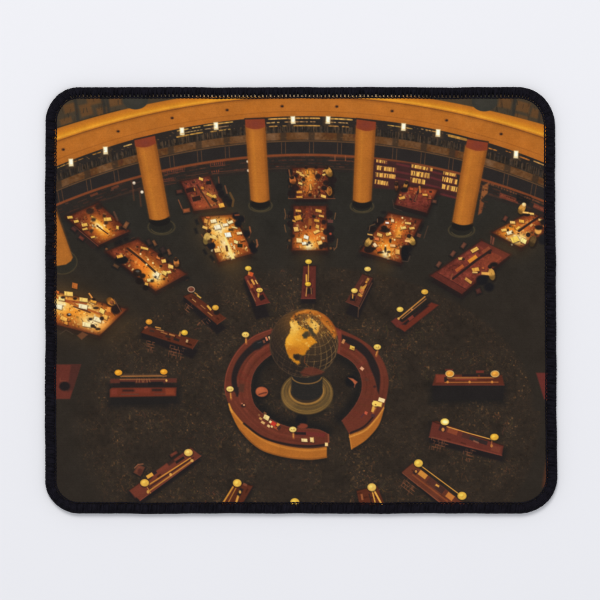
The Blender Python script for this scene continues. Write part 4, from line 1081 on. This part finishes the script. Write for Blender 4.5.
# lamps with short posts
for x, y, px, py, c in ((245.5, 334.6, 246.2, 343.6, (240, 196, 96)), (230, 389, 231.2, 399, (244, 204, 110)), (292.8, 429.4, 293.6, 438, (242, 206, 112)), (377.3, 347, 376.2, 356, (244, 200, 92)), (375.6, 403.6, 373, 412.6, (252, 212, 104))):
    line([(x + .6, y + 3), (px, py)], 2.2, (150, 80, 44), soft=1.2); line([(x + .4, y + 3), (px - .3, py - 1)], 1.0, (206, 140, 64))
    lamp(x, y, 4.0, 3.0, c, open_=True)
rect(377.4, 403.8, 9, 4.6, 12, (250, 206, 96), soft=1.4); ell(375.6, 404.6, .8, .7, (150, 100, 40)); rect(373, 409, 2.4, 6, 14, (222, 164, 72))

# ------------------------------------------------------------------ the globe
ell(307, 394.6, 27.6, 22.4, (34, 31, 28), a=.7, soft=5)
ell(307, 393.4, 26.4, 21.2, (104, 78, 42)); ell(307, 393.2, 25.2, 20, (122, 92, 48), ring=1.2, soft=1.2)
ell(307, 391.6, 22.6, 17.4, (84, 66, 42), a=.75, ring=1.6, soft=1.6); ell(307, 390.4, 20, 15, (110, 82, 44), soft=2); ell(307, 392.4, 24, 18.8, (150, 114, 60), ring=.7, a=.6); ell(307, 393.8, 26, 20.8, (60, 46, 32), ring=.8, a=.7); ell(307, 391, 19.6, 14.8, (70, 54, 36), ring=.9, a=.7)
ell(290, 400, 7, 8, (132, 98, 52), a=.5, soft=6, ang=30); ell(326, 402, 6, 6, (96, 76, 46), a=.5, soft=6)
ell(306.6, 391.6, 17.6, 13.0, (160, 114, 54), soft=1.2); ell(306.6, 391.0, 16.2, 12.0, (60, 46, 34), soft=1.2)
poly([(291, 372), (322.6, 372), (322.6, 391)] + [(306.8 + 15.8 * math.cos(a), 391 + 9.4 * math.sin(a)) for a in np.linspace(0, math.pi, 14)] + [(291, 391)], (40, 37, 34), soft=1.2)
for k in range(50):
    x_ = rng.uniform(292, 321)
    rect(x_, rng.uniform(380, 398), rng.uniform(1, 3), .7, 8, (52, 44, 38), a=.4)
line([(306.8 + 15 * math.cos(a), 376.4 + 7.4 * math.sin(a)) for a in np.linspace(.15, math.pi - .15, 14)], 1.3, (132, 94, 50), a=.9)
line([(291.6, 376), (291.6, 391)], .8, (84, 64, 42), a=.7)
gx, gy, gr = 303.9, 343.2, 34.2
ell(gx, gy, gr, gr, (37, 32, 30), a=.95, soft=1.6)
sph = np.sqrt((GX - gx) ** 2 + (GY - gy) ** 2) < gr
disc = [(gx + (gr - .6) * math.cos(a), gy + (gr - .6) * math.sin(a)) for a in np.linspace(0, 6.283, 60)]
glow(gx + 6, gy - 6, 21, 20, 0, (84, 62, 38), .6, clip=disc)
glow(gx + 4, gy - 18, 18, 12, 0, (128, 84, 38), .5, clip=disc)
# graticule: orthographic, pole tipped towards the viewer
pole = np.array((.21, .63, 0.0))
pole[2] = math.sqrt(1 - pole[0] ** 2 - pole[1] ** 2)
e1 = np.cross(pole, (0, 0, 1.0)); e1 /= np.linalg.norm(e1)
e2 = np.cross(pole, e1)


def sphpts(lat, lon):
    la, lo = np.radians(lat), np.radians(lon)
    v = np.cos(la)[:, None] * (np.cos(lo)[:, None] * e1 + np.sin(lo)[:, None] * e2) + np.sin(la)[:, None] * pole
    return gx + gr * v[:, 0], gy - gr * v[:, 1], v[:, 2]


def arc(lat, lon, seed):
    x, y, z = sphpts(lat, lon)
    r = np.random.default_rng(seed)
    for i in range(len(x) - 1):
        if r.random() < .12:
            continue
        right = (x[i] - gx) / gr
        if z[i] > .02 and z[i + 1] > .02:
            line([(x[i], y[i]), (x[i + 1], y[i + 1])], .55, (138, 104, 60) if right > 0 else (104, 76, 50), a=float(np.clip(.38 + .26 * right + r.normal(0, .12), .08, .8)), soft=.9)
        elif z[i] < 0:
            line([(x[i], y[i]), (x[i + 1], y[i + 1])], .6, (84, 62, 44), a=.16, soft=1.0)


for la in range(-60, 90, 13):
    lo = np.linspace(0, 360, 90); arc(np.full_like(lo, la), lo, la + 500)
for lo in range(0, 360, 13):
    la = np.linspace(-75, 80, 44); arc(la, np.full_like(la, lo), lo + 900)
ell(gx, gy, gr - .4, gr - .4, (76, 58, 42), a=.45, ring=1.0)
glow(gx + 3, gy - 22, 17, 8, 8, (150, 92, 36), .5, clip=[(gx + gr * math.cos(a), gy + gr * math.sin(a)) for a in np.linspace(0, 6.283, 40)])
g = Z(265, 300, 7.5)
na = g(185, 165, 200, 152, 225, 150, 240, 158, 262, 185, 285, 205, 312, 212, 330, 232, 300, 245, 283, 262, 292, 285, 312, 290, 325, 270, 350, 268, 370, 290, 388, 320, 352, 338, 332, 365, 310, 388, 296, 412, 275, 412,
       240, 402, 215, 408, 208, 428, 228, 452, 262, 456, 264, 470, 245, 484, 215, 462, 185, 436, 166, 395, 150, 335, 158, 292, 185, 250, 195, 205)
poly(na, (206, 132, 32), soft=1.8)
for q in ((288, 338, 7, 9, 20, (240, 176, 56), .8), (293, 328, 5, 7, 0, (246, 196, 86), .7), (300, 341, 7, 4, 0, (228, 154, 42), .6), (292, 351, 9, 4, 0, (180, 102, 24), .8), (291, 325, 5, 4, 0, (246, 204, 110), .6)):
    glow(*q, clip=na)
r = np.random.default_rng(77)
for k in range(70):
    p = (r.uniform(286, 312), r.uniform(321, 350))
    sl = win(p[0] - 3, p[1] - 3, p[0] + 3, p[1] + 3)
    al = poly_alpha(sl, na, 1.0)
    d = np.hypot(GX[sl] - p[0], GY[sl] - p[1])
    comp(sl, np.clip(1 - d / r.uniform(.6, 1.8), 0, 1) * al * .4, (250, 206, 110) if k % 2 else (180, 110, 32))
for k in range(90):
    i = r.integers(0, len(na))
    p = lerp(na[i], na[(i + 1) % len(na)], r.random())
    rect(p[0], p[1], r.uniform(.6, 1.7), r.uniform(.5, 1.2), r.uniform(0, 180), (52, 42, 34) if k % 2 else (196, 126, 36), a=r.uniform(.4, .9))
asia = g(196, 140, 215, 110, 262, 84, 315, 72, 385, 82, 450, 115, 500, 165, 530, 225, 536, 262, 522, 288, 500, 262, 474, 222, 436, 178, 404, 132, 350, 106, 290, 102, 245, 112, 215, 140)
poly(asia, (172, 96, 31), soft=2.0)
line(g(235, 104, 315, 78, 385, 88, 440, 118), 1.6, (206, 126, 44), a=.8, soft=2); line(g(430, 160, 470, 196, 506, 240, 522, 276), 1.6, (206, 126, 46), a=.7, soft=2); line(g(400, 92, 470, 135, 520, 200, 540, 262), 1.2, (150, 74, 32), a=.8, soft=1.6)
gl = g(312, 148, 335, 132, 362, 150, 392, 170, 408, 195, 402, 235, 384, 258, 364, 240, 350, 218, 330, 196, 318, 176)
poly(gl, (208, 142, 50), soft=1.8); glow(g(370, 190)[0][0], g(370, 190)[0][1], 3, 4, 0, (244, 200, 100), .8, clip=gl)
for k in range(95):
    p = g(r.uniform(240, 425), r.uniform(108, 225))[0]
    if math.hypot(p[0] - gx, p[1] - gy) < gr - 2:
        rect(p[0], p[1], r.uniform(.6, 1.8), r.uniform(.6, 1.4), r.uniform(0, 90), [(64, 58, 44), (196, 146, 64), (226, 186, 104), (48, 42, 36)][k % 4], a=.7)
for k in range(70):
    i = r.integers(0, len(asia))
    c_ = lerp(asia[i], asia[(i + 1) % len(asia)], r.random())
    p = lerp(c_, (gx, gy), r.uniform(-.02, .12))
    if math.hypot(p[0] - gx, p[1] - gy) < gr - 1:
        rect(p[0], p[1], r.uniform(.7, 2.4), r.uniform(.6, 1.4), r.uniform(0, 180), [(54, 42, 32), (112, 62, 30), (212, 138, 54)][k % 3], a=.6)
for k in range(16):
    p = g(r.uniform(410, 500), r.uniform(190, 270))[0]
    rect(p[0], p[1], 1.2, 1.0, r.uniform(0, 90), (176, 132, 60), a=.7)
poly(g(278, 262, 300, 236, 322, 236, 326, 262, 312, 288, 290, 290), (62, 56, 40), a=.8, soft=1.6); poly(g(322, 196, 352, 212, 366, 246, 384, 262, 366, 276, 344, 250, 326, 222), (60, 54, 40), a=.85, soft=1.5)
poly(g(264, 544, 300, 508, 346, 500, 400, 516, 446, 540, 416, 556, 350, 566, 290, 572), (100, 50, 36), a=.9, soft=2); line(g(268, 548, 350, 570, 430, 556), .8, (66, 38, 30), a=.8)
line(g(300, 420, 296, 470, 330, 500), .9, (120, 66, 36), a=.7); ell(*g(236, 428)[0], 2.6, 2.0, (42, 34, 28), soft=1.6)

# ------------------------------------------------------------------ pale band painted along the top edge, seen between the stitches, weave in the dye, then soften a little as the dye spreads
topfade = np.clip((GX - 150) / 60, 0, 1) * np.clip((440 - GX) / 50, 0, 1)
full(band(np.full_like(GX, 90.0), np.full_like(GX, 96.8), 1.0) * topfade * .85, (150, 140, 124))
IMG *= 1 + (.022 * smooth_noise(.7, 61) + .010 * smooth_noise(1.8, 62) + .02 * smooth_noise(9, 63))[..., None]
IMG += smooth_noise(.7, 64)[..., None] * .9


def blur(a, k):
    for _ in range(k):
        p = np.pad(a, ((1, 1), (0, 0), (0, 0)), 'edge')
        a = (p[:-2] + 2 * p[1:-1] + p[2:]) / 4
        p = np.pad(a, ((0, 0), (1, 1), (0, 0)), 'edge')
        a = (p[:, :-2] + 2 * p[:, 1:-1] + p[:, 2:]) / 4
    return a


IMG = .55 * IMG + .45 * blur(IMG, 1)
IMG = np.clip(IMG, 8, 253) / 255.0
LIN = np.where(IMG <= .04045, IMG / 12.92, ((IMG + .055) / 1.055) ** 2.4)
GAIN = 1.0
LIN = np.clip(LIN * GAIN, 0, .95)

# ------------------------------------------------------------------ the mouse pad
pad = bpy.data.objects.new('mouse_pad', None)
C.objects.link(pad)
pad.empty_display_size = 0.05
pad['label'] = 'black edged rectangular mouse pad printed with a dark library reading room and golden globe'
pad['category'] = 'mouse pad'

# rubber base
q0, tn, nr, tarc = outline(2.6, 2.0)
n_ = len(q0)
v, f = [], []
for z, d in ((.0001, .8), (.0006, 0), (.0022, 0), (.0026, .6)):
    for i in range(n_):
        v.append(P(q0[i, 0] + nr[i, 0] * d, q0[i, 1] + nr[i, 1] * d, z))
for k in range(3):
    for i in range(n_):
        j = (i + 1) % n_
        f.append((k * n_ + i, k * n_ + j, (k + 1) * n_ + j, (k + 1) * n_ + i))
f.append(tuple(range(n_)))
f.append(tuple(3 * n_ + i for i in range(n_ - 1, -1, -1)))
mesh_obj('rubber_base', v, f, m_rubber, pad, smooth=False)

# printed cloth: fine grid trimmed to the rounded outline; it dips a little under the sewn edge
ol, _, _, _ = outline(4.5, 3.0)
ins = np.zeros((H, W), bool)
for i in range(len(ol)):
    (ax, ay), (bx, by) = ol[i], ol[(i + 1) % len(ol)]
    if abs(by - ay) > 1e-9:
        ins ^= ((ay > GY) != (by > GY)) & (GX < (bx - ax) * (GY - ay) / (by - ay) + ax)
edge_d = np.minimum(np.minimum(GX - 50, 552 - GX), np.minimum(GY - 92, 509 - GY))
zz = TOP - .0005 * np.exp(-np.clip(edge_d, 0, None) / 3.5) + smooth_noise(60, 91) * .00003
co = np.stack([(GX - 300) * K, (300 - GY) * K, zz], -1).reshape(-1, 3)
keep = ins[:-1, :-1] & ins[1:, :-1] & ins[1:, 1:] & ins[:-1, 1:]
idx = np.arange(H * W).reshape(H, W)
quads = np.stack([idx[:-1, :-1], idx[1:, :-1], idx[1:, 1:], idx[:-1, 1:]], -1)[keep]
used = np.zeros(H * W, bool)
used[quads.ravel()] = True
remap = np.cumsum(used) - 1
quads = remap[quads]
co = co[used]
colr = np.concatenate([LIN.reshape(-1, 3)[used], np.ones((used.sum(), 1))], 1)
me = bpy.data.meshes.new('printed_cloth')
nf = len(quads)
me.vertices.add(len(co))
me.vertices.foreach_set('co', co.astype(np.float32).ravel())
me.loops.add(nf * 4)
me.loops.foreach_set('vertex_index', quads.astype(np.int32).ravel())
me.polygons.add(nf)
me.polygons.foreach_set('loop_start', (np.arange(nf) * 4).astype(np.int32))
me.update(calc_edges=True)
me.polygons.foreach_set('use_smooth', np.ones(nf, bool))
ca = me.color_attributes.new('dye', 'FLOAT_COLOR', 'POINT')
ca.data.foreach_set('color', colr.astype(np.float32).ravel())
me.materials.append(m_print)
me.update()
cloth = bpy.data.objects.new('printed_cloth', me)
C.objects.link(cloth)
cloth.parent = pad

# sewn edge: a soft core roll wrapped by overlock threads, all one piece
v, f = [], []
qc, tn, nr, tarc = outline(0, 1.3)
n_ = len(qc)
NP = 12
RWD, HGT = 5.0, .00178
prof = []
for k in range(NP):
    a = 2 * math.pi * k / NP
    prof.append((3.95 - 3.65 * math.cos(a), .00185 + HGT * math.sin(a) * .86))
for i in range(n_):
    for d, z in prof:
        v.append(P(qc[i, 0] + nr[i, 0] * d, qc[i, 1] + nr[i, 1] * d, max(z, .0002)))
for i in range(n_):
    j = (i + 1) % n_
    for k in range(NP):
        l = (k + 1) % NP
        f.append((i * NP + k, i * NP + l, j * NP + l, j * NP + k))


def thread(i, reach, lean, rad, lift, wob):
    """one wrap of thread: from under the outer side, over the top, down into the cloth at 'reach' px from the outside"""
    ns, nsides = 9, 5
    base = len(v)
    mid, hw = (reach + .15) / 2, (reach - .15) / 2
    c = []
    for s in range(ns):
        a = -.5 + (math.pi + .55) * s / (ns - 1)
        d = mid - hw * math.cos(a)
        z = .00185 + (HGT + lift) * math.sin(a) * (1.0 if a < 2.2 else .9)
        u = s / (ns - 1) - .5
        jx = lean * u + wob * math.sin(3 * u + i)
        ii = i % n_
        x = qc[ii, 0] + nr[ii, 0] * d + tn[ii, 0] * jx
        y = qc[ii, 1] + nr[ii, 1] * d + tn[ii, 1] * jx
        c.append(np.array(P(x, y, max(z, .0003))))
    tv_ = np.array((tn[i % n_, 0], -tn[i % n_, 1], 0.0))
    for s in range(ns):
        d = c[min(s + 1, ns - 1)] - c[max(s - 1, 0)]
        d = d / (np.linalg.norm(d) + 1e-12)
        up = np.cross(d, tv_)
        up /= np.linalg.norm(up) + 1e-12
        rr = rad * (1 if 0 < s < ns - 1 else .7)
        for k in range(nsides):
            a = 2 * math.pi * k / nsides
            v.append(tuple(c[s] + rr * (math.cos(a) * tv_ + math.sin(a) * up)))
    for s in range(ns - 1):
        for k in range(nsides):
            l = (k + 1) % nsides
            f.append((base + s * nsides + k, base + s * nsides + l, base + (s + 1) * nsides + l, base + (s + 1) * nsides + k))


for i in range(n_):
    # two wraps reach right in, the third stops short and leaves a slit through which the cloth shows
    if i % 3 < 2:
        thread(i, 10.6 + rnd.uniform(-.3, .3), .9, .00031 * rnd.uniform(.92, 1.12), .00012 + rnd.uniform(-.00005, .00006), .15)
    else:
        thread(i, (8.0 if nr[i, 1] > .9 else 10.25) + rnd.uniform(-.6, .7), .9, .00030 * rnd.uniform(.9, 1.15), .00008 + rnd.uniform(-.00005, .00007), .2)
# the locking thread that runs along the inner ends of the wraps
b0 = len(v)
for i in range(n_):
    d = 10.7 + .25 * math.sin(i * 2.1) + rnd.uniform(-.1, .1)
    z = TOP + .00012 + .00006 * math.sin(i * 2.1 + 1)
    for k in range(6):
        a = k * math.pi / 3
        dd = d + .62 * math.cos(a)
        v.append(P(qc[i, 0] + nr[i, 0] * dd, qc[i, 1] + nr[i, 1] * dd, z + .00026 * math.sin(a)))
for i in range(n_):
    j = (i + 1) % n_
    for k in range(6):
        l = (k + 1) % 6
        f.append((b0 + i * 6 + k, b0 + i * 6 + l, b0 + j * 6 + l, b0 + j * 6 + k))
# loose fibres standing off the wraps
for k in range(2600):
    i = rnd.randrange(n_)
    a = rnd.uniform(-.2, 2.7)
    d = 4.75 - 4.75 * math.cos(a)
    p0 = np.array(P(qc[i, 0] + nr[i, 0] * d, qc[i, 1] + nr[i, 1] * d, .00185 + .0018 * math.sin(a)))
    on = np.array((nr[i, 0] * -math.cos(a), nr[i, 1] * math.cos(a), math.sin(a) * .8))
    dr = on * rnd.uniform(.1, .8) + np.array((rnd.gauss(0, .5), rnd.gauss(0, .5), rnd.gauss(0, .3)))
    dr /= np.linalg.norm(dr)
    ln = rnd.uniform(.0003, .0009)
    sd = np.cross(dr, (rnd.random(), rnd.random(), rnd.random()))
    sd /= np.linalg.norm(sd)
    s2 = np.cross(dr, sd)
    b0 = len(v)
    w_ = .00002
    for t, ww in ((0, w_), (1, w_ * .5)):
        for q in range(3):
            aa = 2.0944 * q
            v.append(tuple(p0 + dr * ln * t + ww * (math.cos(aa) * sd + math.sin(aa) * s2)))
    for q in range(3):
        f.append((b0 + q, b0 + (q + 1) % 3, b0 + 3 + (q + 1) % 3, b0 + 3 + q))
mesh_obj('stitched_edge', [tuple(map(float, p)) for p in v], f, m_thread, pad)
